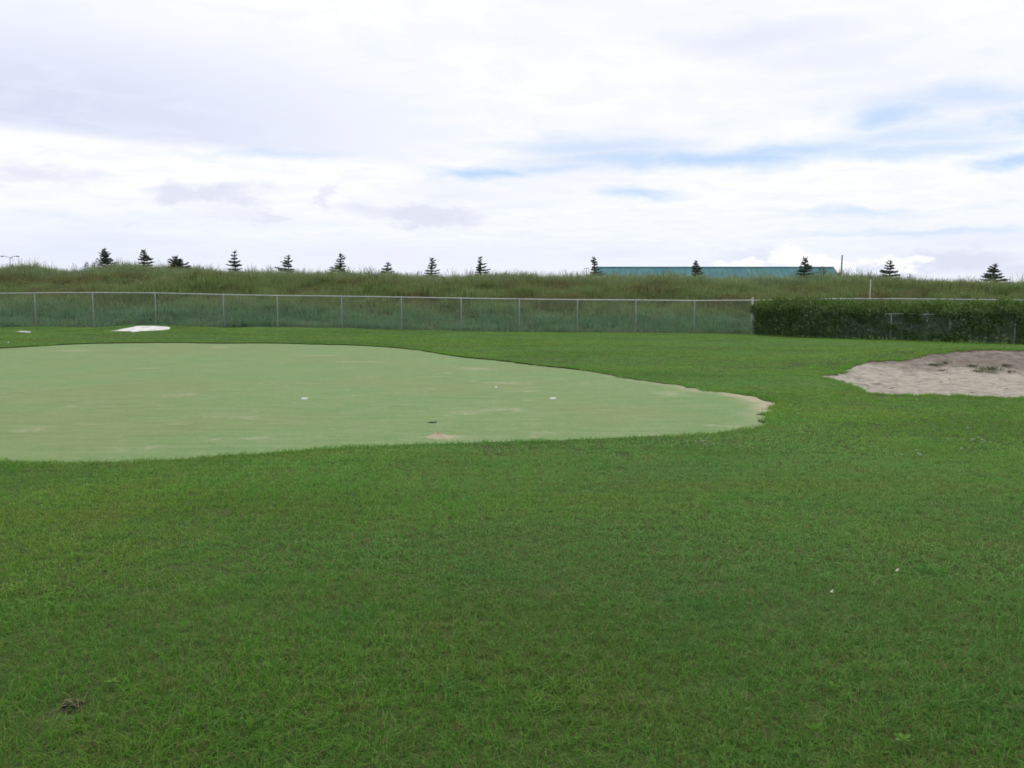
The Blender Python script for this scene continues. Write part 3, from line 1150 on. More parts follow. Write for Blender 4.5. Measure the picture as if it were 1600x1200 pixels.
def unit(v):
    return v / (np.linalg.norm(v, axis=1)[:, None] + 1e-9)


DV = ln3[None] * rng.uniform(0.15, 1.0, NT_)[:, None] + ld3[None] * rng.normal(0, 0.6, NT_)[:, None]
DV[:, 2] += UPW + rng.normal(0, 0.35, NT_)
DV = unit(DV)
TW = rng.uniform(0.10, 0.22, NT_)
POS = np.column_stack([CP, ZB + Z + np.where((ZT > 0.9) & (rng.uniform(0, 1, NT_) < 0.10), rng.uniform(0.02, 0.20, NT_), 0)])
vv, ss, yg = [], [], []
for q in range(6):
    LPt = POS + DV * (TW * (q + 0.5) / 6)[:, None]
    side = rng.normal(0, 1, (NT_, 3))
    side = unit(side - DV * (side * DV).sum(1)[:, None])
    LD = unit(side * 0.9 + DV * 0.75 + rng.normal(0, 0.2, (NT_, 3)))
    LL = rng.uniform(0.05, 0.085, NT_)[:, None]
    WV = unit(np.cross(LD, rng.normal(0, 1, (NT_, 3)))) * LL * 0.30
    vv.append(np.stack([LPt, LPt + LD * LL * .5 + WV, LPt + LD * LL, LPt + LD * LL * .5 - WV], 1))
    ss.append(np.repeat(np.clip(S0 + rng.normal(0, 0.15, NT_), 0, 1), 4))
    yg.append(np.repeat(YNG, 4))
V = np.concatenate(vv).reshape(-1, 3).tolist()
F = np.arange(len(V)).reshape(-1, 4).tolist()
S, Yg = np.concatenate(ss), np.concatenate(yg)
fo = obj('foliage', V, F, m_hedge, hedge)
vattr(fo, 'shade', S)
vattr(fo, 'young', Yg)
for u in np.arange(0.5, HL, 0.28):
    c_ = a + ld * u - ln_ * rng.uniform(0.25, 0.7)
    c_[1] = min(c_[1], FY - 0.15)
    z0 = hz(*c_)
    p0 = Vector((c_[0], c_[1], z0 - 0.05))
    for q in range(3):
        e = p0 + Vector((rng.normal(0, 0.22), rng.normal(0, 0.12), 1.35 + rng.uniform(0, 0.2)))
        mdl = (p0 + e) / 2 + Vector((rng.normal(0, 0.06), rng.normal(0, 0.05), 0))
        stem.tube([p0, mdl, e], [0.018, 0.012, 0.004], 5)
stem.build('stem', m_twig, hedge)

# ------------------------------------------------------------------ young spruces on the bank
m_needle, t, o_ = material('spruce_needles')
b1 = t.attr('shade')
cc = t.mix(b1, (0.048, 0.064, 0.046), (0.135, 0.160, 0.112))
surf(t, o_, cc, 0.7, 0.2)
m_bark, t, o_ = material('spruce_bark')
surf(t, o_, t.mix(t.noise(pos_of(t), 20, 3), (0.05, 0.037, 0.026), (0.10, 0.075, 0.055)), 0.9, 0.1)


def spruce(px, top_py, cut_py, half_w, Y, seed, label, forked=0, gap=0.0, lean=0.0):
    r_ = np.random.default_rng(seed)
    pt = at(px, top_py, Y)
    x, y = pt.x, Y
    zb = hz(x, y)
    Ht = pt.z - zb
    m_px = Y / FPX
    slope = half_w / max(cut_py - top_py, 5)
    root = thing('spruce_tree', label, 'tree', (x, y, zb), 'young spruces along the grass bank')
    tr = Geo()
    ax = lambda z_: Vector((lean * (z_ - Ht * 0.5) + 0.03 * math.sin(z_ * 2.1 + seed), 0.03 * math.cos(z_ * 1.7 + seed), z_))
    zs = np.linspace(-0.1, Ht, 8)
    tr.tube([ax(z_) for z_ in zs], [0.055 * (1 - z_ / Ht * 0.88) for z_ in zs], 6)
    tr.build('trunk', m_bark, root, True)
    cr = Geo()
    Sh = []

    def spindle(p0, p1, r0, s):
        d = (p1 - p0)
        n0 = len(cr.v)
        cr.tube([p0, p0 + d * 0.35, p0 + d * 0.8, p1 + d.normalized() * 0.01], [r0 * 0.8, r0 * 1.25, r0 * 1.0, r0 * 0.25], 4, cap=False)
        Sh.extend([s] * (len(cr.v) - n0))
        # needles bristling off the twig
        L_ = d.length
        dn = d.normalized()
        for q in range(max(3, int(L_ / 0.022))):
            pp = p0 + d * r_.uniform(0.05, 1.0)
            sd = Vector(r_.normal(0, 1, 3))
            sd = (sd - dn * sd.dot(dn)).normalized()
            nd = (sd + dn * 0.7).normalized() * r_.uniform(0.04, 0.075)
            wv = nd.cross(dn).normalized() * 0.011
            n0 = len(cr.v)
            cr.v.extend([pp - wv, pp + wv, pp + nd])
            cr.f.append((n0, n0 + 1, n0 + 2))
            Sh.extend([s] * 3)

    z_ = Ht - 0.05
    # leader
    spindle(ax(Ht - 0.22), ax(Ht), 0.022, 0.4)
    if forked:
        for q in range(forked):
            an = r_.uniform(0, 6.28)
            e = ax(Ht - 0.02) + Vector((math.cos(an) * 0.16, math.sin(an) * 0.1, r_.uniform(-0.04, 0.10)))
            spindle(ax(Ht - 0.20), e, 0.026, 0.4)
    z_ = Ht - 0.16
    while z_ > 0.12:
        depth_ = Ht - z_
        rad = max(0.15, 0.07 + depth_ * slope * 1.12) * r_.uniform(0.8, 1.15)
        rad = min(rad, 1.05)
        nb = int(r_.integers(7, 10)) if depth_ > 0.35 else 5
        ph = r_.uniform(0, 6.28)
        for k_ in range(nb):
            an = ph + 6.283 * k_ / nb + r_.normal(0, 0.16)
            rr = rad * r_.uniform(0.62, 1.15) * (1 + 0.28 * math.sin(an + seed + z_ * 2.3))
            if r_.uniform() < 0.07:
                continue
            rise = (0.55 - 0.42 * min(1, depth_ / 1.2)) * rr + r_.normal(0, 0.02)
            p0 = ax(z_ + r_.normal(0, 0.02))
            dirv = Vector((math.cos(an), math.sin(an), 0))
            p1 = p0 + dirv * rr + Vector((0, 0, rise))
            pm = (p0 + p1) / 2 + Vector((0, 0, -0.05 * rr))
            s = float(r_.beta(2, 2))
            spindle(p0, pm, 0.030, s)
            spindle(pm, p1, 0.026, s)
            nt = max(1, int(rr / 0.10))
            for q in range(nt):
                f_ = 0.25 + 0.7 * (q + r_.uniform(0, 1)) / nt
                b_ = p0 + (p1 - p0) * f_
                for sg in (-1, 1):
                    sd = Vector((-dirv.y, dirv.x, 0)) * sg
                    e = b_ + (sd * 0.8 + dirv * 0.6 + Vector((0, 0, r_.normal(0.02, 0.12)))).normalized() * (rr * (1.05 - f_) * 0.55 + 0.06)
                    spindle(b_, e, 0.022, s)
        z_ -= (0.115 + 0.05 * min(1, depth_)) * r_.uniform(0.85, 1.3) + gap * r_.uniform(0.3, 1)
        # short twigs that clothe the trunk between the whorls
        for q in range(5):
            an = r_.uniform(0, 6.28)
            p0 = ax(z_ + r_.uniform(0, 0.16))
            spindle(p0, p0 + Vector((math.cos(an), math.sin(an), 0.3)) * rad * r_.uniform(0.2, 0.45), 0.024, float(r_.beta(2, 2)))
    c_ = cr.build('crown', m_needle, root)
    vattr(c_, 'shade', Sh)
    return root


SP = [
    (164, 387, 413, 11.5, 61, 'tall pointed spruce at the left with round bushes at its foot', 0, 0.0, 0.0),
    (224, 390, 412, 10, 60, 'spruce with a bent tip, just right of the tall left one', 2, 0.02, 0.05),
    (275, 400, 416, 12, 60, 'squat dark spruce with short double tip, third from the left', 3, 0.0, 0.0),
    (367, 392, 423, 12, 60, 'spruce with open ragged tiers and a hooked forked tip, fourth from the left', 3, 0.07, 0.0),
    (451, 398, 421, 11.5, 61, 'small slim-tipped spruce with wide low skirt, fifth from the left', 0, 0.02, 0.0),
    (532, 396, 429, 12.5, 60, 'full bushy spruce with a broad forked tip, sixth from the left', 3, 0.0, 0.0),
    (604, 409, 428, 9, 62, 'shortest spruce, only a crooked tip above a leafy bush', 2, 0.08, 0.08),
    (674, 402, 431, 9.5, 60, 'narrow dense spruce right of the shortest one', 1, 0.0, 0.0),
    (750, 400, 431, 10.5, 60, 'spruce with a thin needle-like tip near the middle of the bank', 0, 0.03, 0.0),
    (928, 401, 430, 8.5, 60, 'narrow column-shaped spruce at the left end of the teal roof', 2, 0.0, 0.0),
    (1087, 407, 433, 10.5, 59, 'stubby spruce standing before the middle of the teal roof', 3, 0.02, 0.0),
    (1258, 402, 438, 15, 58.5, 'broad leaning spruce before the right end of the teal roof', 2, 0.0, 0.06),
    (1392, 405, 433, 13, 60, 'tiered spruce with clear gaps right of the wooden pole', 0, 0.07, 0.0),
    (1555, 411, 439, 17, 59, 'wide spreading spruce at the far right of the bank', 1, 0.04, 0.0),
]
for i, (px, tp, cp, hw, Y, lab, fk, gp, ln2) in enumerate(SP):
    spruce(px, tp, cp, hw, Y, 100 + i * 7, lab, fk, gp, ln2)

# ------------------------------------------------------------------ leafy bushes on the crest
m_bush, t, o_ = material('bush_leaf')
b1 = t.attr('shade')
cc = t.mix(b1, (0.030, 0.055, 0.022), (0.085, 0.13, 0.055))
leafy(t, o_, cc, 0.25)


def bush(px, top_py, half_w, Y, seed, label, n=650):
    r_ = np.random.default_rng(seed)
    pt = at(px, top_py, Y)
    x = pt.x
    zb = hz(x, Y)
    Ht = pt.z - zb
    rad = half_w * Y / FPX
    root = thing('bush', label, 'bush', (x, Y, zb), 'leafy bushes on the bank crest')
    st_ = Geo()
    V, F, S = [], [], []
    for q in range(7):
        an = r_.uniform(0, 6.28)
        e = Vector((math.cos(an) * rad * 0.6, math.sin(an) * rad * 0.6, Ht * r_.uniform(0.6, 0.92)))
        st_.tube([(0, 0, -0.05), e * 0.5 + Vector((0, 0, 0.05)), e], [0.016, 0.011, 0.004], 5)
    st_.build('stem', m_twig, root)
    for q in range(n):
        v = Vector(r_.normal(0, 1, 3)).normalized() * r_.uniform(0.35, 1.0) ** 0.5
        lob = 1 + 0.22 * math.sin(3 * math.atan2(v.y, v.x) + seed) + 0.18 * math.sin(5 * v.z + seed)
        c_ = Vector((v.x * rad * lob, v.y * rad * lob, Ht * 0.52 + v.z * Ht * 0.47 * (0.9 + 0.1 * lob)))
        d = (v + Vector(r_.normal(0, 0.6, 3))).normalized()
        w_ = d.cross(Vector(r_.normal(0, 1, 3))).normalized()
        ll = r_.uniform(0.05, 0.09)
        q0 = len(V)
        V += [c_, c_ + d * ll * .5 + w_ * ll * .3, c_ + d * ll, c_ + d * ll * .5 - w_ * ll * .3]
        F.append((q0, q0 + 1, q0 + 2, q0 + 3))
        S += [float(r_.beta(2, 2))] * 4
    f_ = obj('foliage', V, F, m_bush, root)
    vattr(f_, 'shade', S)


bush(154, 402, 7.5, 60, 1, 'round dark bush at the foot of the tall left spruce')
bush(135, 407, 4, 60, 2, 'small bush sapling left of the round dark bush', 260)
bush(145, 409, 3.2, 60, 3, 'tiny bush between the sapling and the round dark bush', 200)
bush(604, 419, 13, 61, 4, 'low bush around the foot of the shortest spruce')
bush(1285, 416, 7, 59, 5, 'feathery pale bush before the right end of the teal roof', 380)

# ------------------------------------------------------------------ far building, poles and lamps
m_roof, t, o_ = material('teal_metal_roof')
p = pos_of(t)
surf(t, o_, t.mix(t.ramp(t.noise(p, 0.35, 4), 0.35, 0.7), (0.072, 0.190, 0.205), (0.100, 0.235, 0.240)), 0.75, 0.15)
m_wall, t, o_ = material('metal_cladding')
surf(t, o_, t.mix(t.noise(pos_of(t), 0.5, 3), (0.50, 0.50, 0.46), (0.58, 0.57, 0.53)), 0.6, 0.3)
m_dark, t, o_ = material('dark_glass')
surf(t, o_, t.mix(t.noise(pos_of(t), 0.5, 2), (0.02, 0.025, 0.03), (0.04, 0.045, 0.05)), 0.15, 0.5)
BY = 220.0
pl, pr = at(930, 419, BY), at(1302.5, 418.3, BY)
ridge = (pl.z + pr.z) / 2
gnd = 2.0
eave = gnd + 3.6
bl = thing('building', 'long low building with teal metal roof showing over the bank', 'building', (0, 0, 0))
xl, xr = pl.x, pr.x
half = 6.0
g = Geo()
g.box(((xl + xr) / 2, BY, (gnd + eave) / 2 - 0.1), (xr - xl - 0.6, 2 * half - 0.8, eave - gnd + 0.2))
for x in (xl + 0.32, xr - 0.32):
    g.poly([(x, BY - half + .4, eave), (x, BY + half - .4, eave), (x, BY, ridge - 0.12)])
g.build('wall', m_wall, bl)
hip = 0.45
roof = None
for sgn, nm in ((-1, 'roof'), (1, 'roof')):
    g = Geo()
    th = 0.14
    A, B = Vector((xl - 0.1, BY + sgn * (half + .3), eave - 0.1)), Vector((xr + 0.75, BY + sgn * (half + .3), eave - 0.1))
    Cc, D = Vector((xr, BY, ridge)), Vector((xl, BY, ridge))
    up = Vector((0, 0, th))
    base = [A, B, Cc, D]
    g.v = base + [q + up for q in base]
    g.f = [(3, 2, 1, 0), (4, 5, 6, 7), (0, 1, 5, 4), (1, 2, 6, 5), (2, 3, 7, 6), (3, 0, 4, 7)]
    ro = g.build('roof_slope', m_roof, bl)
    g = Geo()
    n = 40
    for i in range(n + 1):
        f_ = i / n
        g.tube([A.lerp(B, f_) + up * 1.15, D.lerp(Cc, f_) + up * 1.15], [0.06, 0.06], 4, cap=False)
    s_ = g.build('roof_seam', m_roof, ro)
    tag(s_, kind='stuff')
g = Geo()
g.tube([(xl, BY, ridge + 0.17), (xr, BY, ridge + 0.17)], [0.16, 0.16], 8)
g.build('ridge_cap', m_roof, bl)
for i in range(6):
    x = xl + 4 + i * (xr - xl - 8) / 5
    g = Geo()
    g.box((x, BY - half + 0.38, gnd + 1.9), (1.6, 0.12, 1.1), bevel=0.03)
    w_ = g.build('window', m_wall, bl)
    g = Geo()
    g.box((x, BY - half + 0.32, gnd + 1.9), (1.4, 0.06, 0.9))
    g.build('pane', m_dark, w_)

m_pole, t, o_ = material('weathered_wood')
surf(t, o_, t.mix(t.noise(t.vmath('MULTIPLY', pos_of(t), (6, 6, 0.8)), 3, 4), (0.13, 0.12, 0.115), (0.22, 0.21, 0.20)), 0.9, 0.1)
m_lamp, t, o_ = material('lamp_grey')
surf(t, o_, t.mix(t.noise(pos_of(t), 1.5, 2), (0.33, 0.34, 0.36), (0.40, 0.41, 0.43)), 0.5, 0.4, 0.3)
m_pale, t, o_ = material('pale_painted_wood')
surf(t, o_, t.mix(t.noise(pos_of(t), 5, 3), (0.50, 0.49, 0.36), (0.62, 0.60, 0.46)), 0.8, 0.2)

Y = 88
b0, b1_ = at(1314, 436, Y), at(1316, 398.5, Y)
pole = thing('utility_pole', 'bare weathered wooden pole standing right of the teal roof', 'pole', (b0.x, Y, 1.9))
g = Geo()
rel = lambda v: Vector(v) - Vector((b0.x, Y, 1.9))
g.tube([rel((b0.x - 0.05, Y, 1.5)), rel(b0), rel(b1_)], [0.085, 0.08, 0.065], 10)
g.build('shaft', m_pole, pole, True)
g = Geo()
q = at(1311.5, 428.5, Y)
g.box(rel(q), (0.24, 0.22, 0.30), bevel=0.03)
g.tube([rel(q), rel((b0.x + 0.05, Y, q.z))], [0.03, 0.03], 6)
g.build('side_box', m_pole, pole)

Y = 47.3
b0, b1_ = at(1357.5, 500, Y), at(1360.5, 436, Y)
zb = hz(b0.x, Y)
stk = thing('marker_stake', 'thin pale stake rising behind the hedge on the bank', 'stake', (b0.x, Y, zb))
g = Geo()
rel2 = lambda v: Vector(v) - Vector((b0.x, Y, zb))
g.tube([Vector((0, 0, -0.2)), rel2(b1_)], [0.021, 0.019], 6)
g.build('shaft', m_pale, stk, True)
g = Geo()
b2_ = at(1361, 427, Y)
g.tube([rel2(b1_) - Vector((0, 0, 0.01)), rel2(b2_)], [0.020, 0.018], 6)
tag(g.build('tip', m_pole, stk, True), 'dark tip of the stake')

for (px, py, lab, hh_) in ((1422, 428, 'short dark post on the bank right of the tiered spruce', 0.0),):
    Y = 59
    q = at(px, py, Y)
    zb = hz(q.x, Y)
    po = thing('fence_post', lab, 'post', (q.x, Y, zb))
    g = Geo()
    g.tube([(0, 0, -0.2), (0, 0, q.z - zb - 0.03), (0, 0, q.z - zb)], [0.045, 0.042, 0.03], 8)
    g.build('shaft', m_pole, po, True)
    g = Geo()
    g.box((-0.09, 0, q.z - zb - 0.22), (0.12, 0.05, 0.06), bevel=0.01)
    g.build('bracket', m_pole, po)


def street_lamp(px, top_py, Y, spread, drop, label):
    q = at(px, top_py, Y)
    zb = 2.0
    root = thing('street_lamp', label, 'street lamp', (q.x, Y, zb))
    Ht = q.z - zb
    g = Geo()
    g.tube([(0, 0, -0.2), (0, 0, Ht * 0.5), (0, 0, Ht)], [0.10, 0.075, 0.055], 8)
    g.build('shaft', m_lamp, root, True)
    for sg in (-1, 1):
        g = Geo()
        g.tube([(0, 0, Ht - 0.15), (sg * spread * 0.4, 0, Ht + drop * 0.6), (sg * spread * 0.85, 0, Ht + drop)], [0.05, 0.045, 0.04], 6)
        ar = g.build('arm', m_lamp, root, True)
        g = Geo()
        g.box((sg * spread, 0, Ht + drop - 0.02), (spread * 0.34, 0.28, 0.18), bevel=0.05)
        g.build('lamp_head', m_lamp, ar)


street_lamp(15.5, 402, 140, 1.25, 0.18, 'grey double-armed street lamp far beyond the bank at left')
street_lamp(916.5, 419, 170, 0.36, 0.0, 'small far double-headed lamp left of the teal roof')

# ------------------------------------------------------------------ small things on the green and the lawn
m_white, t, o_ = material('white_plastic')
surf(t, o_, t.mix(t.noise(pos_of(t), 30, 3), (0.74, 0.74, 0.72), (0.82, 0.82, 0.80)), 0.45, 0.4)
m_hole, t, o_ = material('hole_liner')
surf(t, o_, t.mix(t.noise(pos_of(t), 40, 3), (0.015, 0.014, 0.01), (0.035, 0.03, 0.02)), 0.9, 0.1)
m_heap, t, o_ = material('heaped_sand')
p = pos_of(t)
surf(t, o_, t.mix(t.noise(p, 30, 4), (0.36, 0.30, 0.20), (0.46, 0.39, 0.28)), 0.95, 0.1, bump=t.noise(p, 70, 3), bump_s=0.6, bump_d=0.01)
m_clod, t, o_ = material('dark_soil')
p = pos_of(t)
surf(t, o_, t.mix(t.noise(p, 60, 4), (0.022, 0.017, 0.012), (0.075, 0.055, 0.042)), 0.95, 0.1, bump=t.noise(p, 150, 3), bump_s=0.8, bump_d=0.005)

# the open hole
hx, hy = HOLE
hzz = float(green_z(hx, hy))
ho = thing('golf_hole', 'dark open golf hole in the middle front of the putting green', 'golf hole', (hx, hy, hzz))
g = Geo()
n = 20
for r_, z_ in ((0.054, 0.0), (0.054, -0.11)):
    for k_ in range(n):
        an = 2 * math.pi * k_ / n
        g.v.append(Vector((r_ * math.cos(an), r_ * math.sin(an), z_)))
for k_ in range(n):
    g.f.append((k_, n + k_, n + (k_ + 1) % n, (k_ + 1) % n))
g.f.append(tuple(range(n, 2 * n)))
g.build('liner', m_hole, ho)
g = Geo()
for k_ in range(26):                               # torn turf standing at the rim
    an = random.uniform(0, 6.28)
    r0 = random.uniform(0.05, 0.066)
    c_ = Vector((r0 * math.cos(an), r0 * math.sin(an), -0.004))
    tip = c_ + Vector((random.gauss(0, 0.012), random.gauss(0, 0.012), random.uniform(0.012, 0.03)))
    g.poly([c_ + Vector((-0.004, 0, 0)), c_ + Vector((0.004, 0, 0)), tip])
tag(g.build('torn_rim', m_clod, ho), kind='stuff')


def puck(px, py, label):
    x, y = hit(px, py, -0.035)
    z = float(green_z(x, y))
    root = thing('hole_marker', label, 'golf marker', (x, y, z), 'white round markers on the putting green')
    prof = [(0.050, -0.004), (0.053, 0.004), (0.053, 0.026), (0.050, 0.031), (0.040, 0.032), (0.038, 0.027), (0.004, 0.026)]
    g = Geo()
    n = 24
    for r_, z_ in prof:
        for k_ in range(n):
            an = 2 * math.pi * k_ / n
            g.v.append(Vector((r_ * math.cos(an), r_ * math.sin(an), z_)))
    for i in range(len(prof) - 1):
        for k_ in range(n):
            g.f.append((i * n + k_, i * n + (k_ + 1) % n, (i + 1) * n + (k_ + 1) % n, (i + 1) * n + k_))
    g.f.append(tuple((len(prof) - 1) * n + k_ for k_ in range(n)))
    g.build('disc', m_white, root)


puck(864, 625, 'white round marker on the green, the one nearer the right end')
puck(476, 625.5, 'white round marker on the green, the one in the left half')


def ball(px, py, dz, label):
    x, y = hit(px, py, dz)
    bm = bmesh.new()
    bmesh.ops.create_icosphere(bm, subdivisions=4, radius=0.0214)
    for v in bm.verts:                             # dimples
        d = v.co.normalized()
        k1 = math.sin(d.x * 38) * math.sin(d.y * 38) * math.sin(d.z * 38)
        v.co = d * (0.0214 - 0.0006 * max(0, k1))
    g = Geo()
    g.add_bm(bm)
    o = g.build('golf_ball', m_white, None, True)
    o.location = (x, y, (float(green_z(x, y)) if dz < 0 else hz(x, y) + dz) + 0.021)
    tag(o, label, 'golf ball')


ball(775, 608, -0.035, 'white golf ball lying on the putting green right of centre')
x, y = hit(13, 536.5)
ball(13, 536, 0.03, 'white golf ball in the grass behind the green at far left')

# small heap of sand at the front edge
x, y = hit(683, 687, -0.035)
y += 0.12
g = Geo()
n, m = 26, 7
zc_ = float(green_z(x, y))
for i in range(m):
    f_ = i / (m - 1)
    for k_ in range(n):
        an = 2 * math.pi * k_ / n
        rr = f_ * (1 + 0.16 * math.sin(3 * an + 1) + 0.1 * math.sin(7 * an))
        px_, py_ = 0.16 * rr * math.cos(an), 0.10 * rr * math.sin(an)
        zz = 0.050 * max(0.0, 1 - f_) ** 1.1 * (1 + 0.2 * math.sin(5 * an)) + random.uniform(0, 0.003) - 0.006 * f_
        g.v.append(Vector((px_, py_, zz)))
for i in range(m - 1):
    for k_ in range(n):
        g.f.append((i * n + k_, (i + 1) * n + k_, (i + 1) * n + (k_ + 1) % n, i * n + (k_ + 1) % n))
o = g.build('sand_heap', m_heap, None, True)
o.location = (x, y, zc_ + 0.004)
tag(o, 'small heap of pinkish sand at the front edge of the green', 'sand heap')

# white strip lying in the far left grass
x, y = hit(39, 520.5)
bd = thing('white_board', 'short white strip lying in the grass at the far left', 'board', (x, y, hz(x, y)))
g = Geo()
g.box((0, 0, 0.055), (0.44, 0.20, 0.055), Matrix.Rotation(R(4), 4, 'Y'), bevel=0.008)
g.build('plank', m_white, bd)
g = Geo()
g.box((-0.32, 0.05, 0.075), (0.24, 0.05, 0.035), Matrix.Rotation(R(-3), 4, 'Y'), bevel=0.006)
tag(g.build('stick', m_pale, bd), 'tan stick at the end of the white strip')

# divot of dark soil in the foreground
dv_ = thing('divot', 'small dark divot of bare soil in the foreground grass', 'divot', (DIVOT[0], DIVOT[1], hz(*DIVOT)))
g = Geo()
n = 22
g.v.append(Vector((0, 0, 0.012)))
for ring, rr in ((1, 0.5), (2, 1.0)):
    for k_ in range(n):
        an = 2 * math.pi * k_ / n
        q = rr * (0.052 + random.uniform(-0.010, 0.010))
        g.v.append(Vector((q * math.cos(an), 1.15 * q * math.sin(an), random.uniform(0.004, 0.016) if ring == 1 else 0.002)))
for k_ in range(n):
    g.f.append((0, 1 + k_, 1 + (k_ + 1) % n))
    g.f.append((1 + k_, 1 + n + k_, 1 + n + (k_ + 1) % n, 1 + (k_ + 1) % n))
g.build('bare_patch', m_clod, dv_, True)
for k_ in range(13):
    bm = bmesh.new()
    bmesh.ops.create_icosphere(bm, subdivisions=2, radius=random.uniform(0.005, 0.012))
    for v in bm.verts:
        v.co *= random.uniform(0.75, 1.2)
        v.co.z *= 0.7
    g = Geo()
    an, rr = random.uniform(0, 6.28), random.uniform(0, 0.034)
    g.add_bm(bm, (rr * math.cos(an), rr * math.sin(an), 0.016))
    g.build('clod', m_clod, dv_, True)
m_straw, t, o_ = material('dry_straw')
surf(t, o_, t.mix(t.noise(pos_of(t), 60, 2), (0.20, 0.16, 0.08), (0.30, 0.25, 0.15)), 0.8, 0.2)
g = Geo()
for k_ in range(10):
    p0 = Vector((random.uniform(-0.04, 0.04), random.uniform(-0.05, 0.05), random.uniform(0.012, 0.03)))
    d = Vector((random.gauss(0, 1), random.gauss(0, 1), random.gauss(0, 0.25))).normalized() * random.uniform(0.03, 0.07)
    g.tube([p0, p0 + d * 0.5 + Vector((0, 0, 0.008)), p0 + d], [0.0014, 0.0013, 0.0008], 4)
tag(g.build('dry_roots', m_straw, dv_), kind='stuff')

# broad-leaved weeds in the lawn
m_weed, t, o_ = material('weed_leaf')
b1 = t.attr('shade')
leafy(t, o_, t.mix(b1, (0.07, 0.17, 0.016), (0.12, 0.25, 0.030)), 0.3, 0.6, 0.15)


def weed(px, py, n, size, label, group=None, upright=0.6, mat=None, seed=0):
    r_ = np.random.default_rng(seed + int(px))
    x, y = hit(px, py)
    root = thing('weed', label, 'weed', (x, y, hz(x, y) + 0.032), group)
    for k_ in range(n):
        an = 6.283 * k_ / n + r_.normal(0, 0.35)
        ll = size * r_.uniform(0.7, 1.15)
        d = Vector((math.cos(an), math.sin(an), upright * r_.uniform(0.6, 1.5))).normalized()
        w_ = Vector((-math.sin(an), math.cos(an), 0))
        nm = d.cross(w_)
        g = Geo()
        prof = [(0.0, 0.03), (0.18, 0.08), (0.38, 0.20), (0.58, 0.25), (0.78, 0.19), (0.92, 0.09), (1.0, 0.0)]
        Sh = []
        for f_, wd in prof:
            c_ = d * ll * f_ + Vector((0, 0, -ll * 0.35 * f_ * f_ * (1 - upright * 0.5)))
            for q in (-1, 0, 1):
                g.v.append(c_ + w_ * (q * wd * ll) - nm * (abs(q) * wd * ll * -0.25))
                Sh.append(0.5 + 0.4 * math.sin(k_ * 2.3))
        for i in range(len(prof) - 1):
            for q in (0, 1):
                e = i * 3 + q
                g.f.append((e, e + 1, e + 4, e + 3))
        lf_ = g.build('leaf', mat or m_weed, root, True)
        vattr(lf_, 'shade', Sh)
    return root


weed(391, 1158, 3, 0.055, 'bright green broad-leaved weed nearest the bottom edge, left of centre', upright=1.6)
weed(301, 1133, 4, 0.045, 'yellow-green broad-leaved weed up and left of the brightest one', upright=1.4)
weed(178, 1079, 4, 0.035, 'small round-leaved weed above and right of the dark divot', upright=0.5)
weed(786, 990, 3, 0.035, 'tiny pale weed in the lawn at centre', upright=1.2)
weed(1410, 1172, 6, 0.04, 'spreading leafy weed near the bottom right corner', upright=0.7)
weed(1272, 1160, 4, 0.045, 'pale leafy weed left of the spreading one at bottom right', upright=1.2)
weed(1300, 1088, 3, 0.035, 'little light green weed in the lower right lawn', upright=1.0)

# weed tufts in the bunker
m_tuft, t, o_ = material('bunker_weed')
b1 = t.attr('shade')
leafy(t, o_, t.mix(b1, (0.045, 0.065, 0.018), (0.12, 0.14, 0.05)), 0.25)


def tuft(px, py, n, hgt, wid, label, seed):
    r_ = np.random.default_rng(seed)
    d = ray(px, py)
    Yq = 16.0
    while Yq < 23.5 and EYE + d.z * Yq > hz(d.x * Yq, Yq) - 0.1:
        Yq += 0.02
    x, y = d.x * Yq, Yq
    root = thing('weed_tuft', label, 'weed', (x, y, hz(x, y) - 0.105), 'weed tufts growing in the sand bunker')
    V, F, S = [], [], []
    for k_ in range(n):
        an = r_.uniform(0, 6.283)
        c_ = Vector((r_.normal(0, wid * 0.4), r_.normal(0, wid * 0.3), 0))
        hh_ = hgt * r_.uniform(0.5, 1.2)
        tip = c_ + Vector((math.cos(an) * hh_ * 0.9, math.sin(an) * hh_ * 0.9, hh_ * r_.uniform(0.5, 1.0)))
        mdp = (c_ + tip) / 2 + Vector((0, 0, hh_ * 0.18))
        w_ = Vector((-math.sin(an), math.cos(an), 0)) * 0.009
        q = len(V)
        V += [c_ - w_ * .6, c_ + w_ * .6, mdp + w_, mdp - w_, tip]
        F += [(q, q + 1, q + 2, q + 3), (q + 3, q + 2, q + 4)]
        S += [float(r_.uniform())] * 5
    f_ = obj('blades', V, F, m_tuft, root)
    tag(f_, kind='stuff')
    vattr(f_, 'shade', S)


tuft(1458, 571, 80, 0.07, 0.24, 'dark flat weed tuft nearest the grassy left lip of the bunker', 1)
tuft(1477, 569, 26, 0.10, 0.08, 'thin upright weed sprig just right of the flat tuft in the bunker', 2)
tuft(1493, 574, 22, 0.05, 0.10, 'tiny weed speck between the sprig and the middle tufts in the bunker', 3)
tuft(1519, 573, 40, 0.08, 0.14, 'light green weed tuft uppermost of the middle bunker group', 4)
tuft(1527, 581, 70, 0.07, 0.20, 'dark low weed tuft lowest of the middle bunker group', 5)
tuft(1547, 578, 80, 0.10, 0.30, 'long trailing weed tuft right in the middle bunker group', 6)
tuft(1573, 572, 55, 0.07, 0.20, 'weed tuft high on the bunker face near the right edge', 7)
tuft(1580, 581, 40, 0.05, 0.16, 'low brownish weed tuft near the right edge of the bunker', 8)
tuft(1469, 579, 36, 0.04, 0.16, 'flat brown weed scrap below the dark tuft in the bunker', 9)

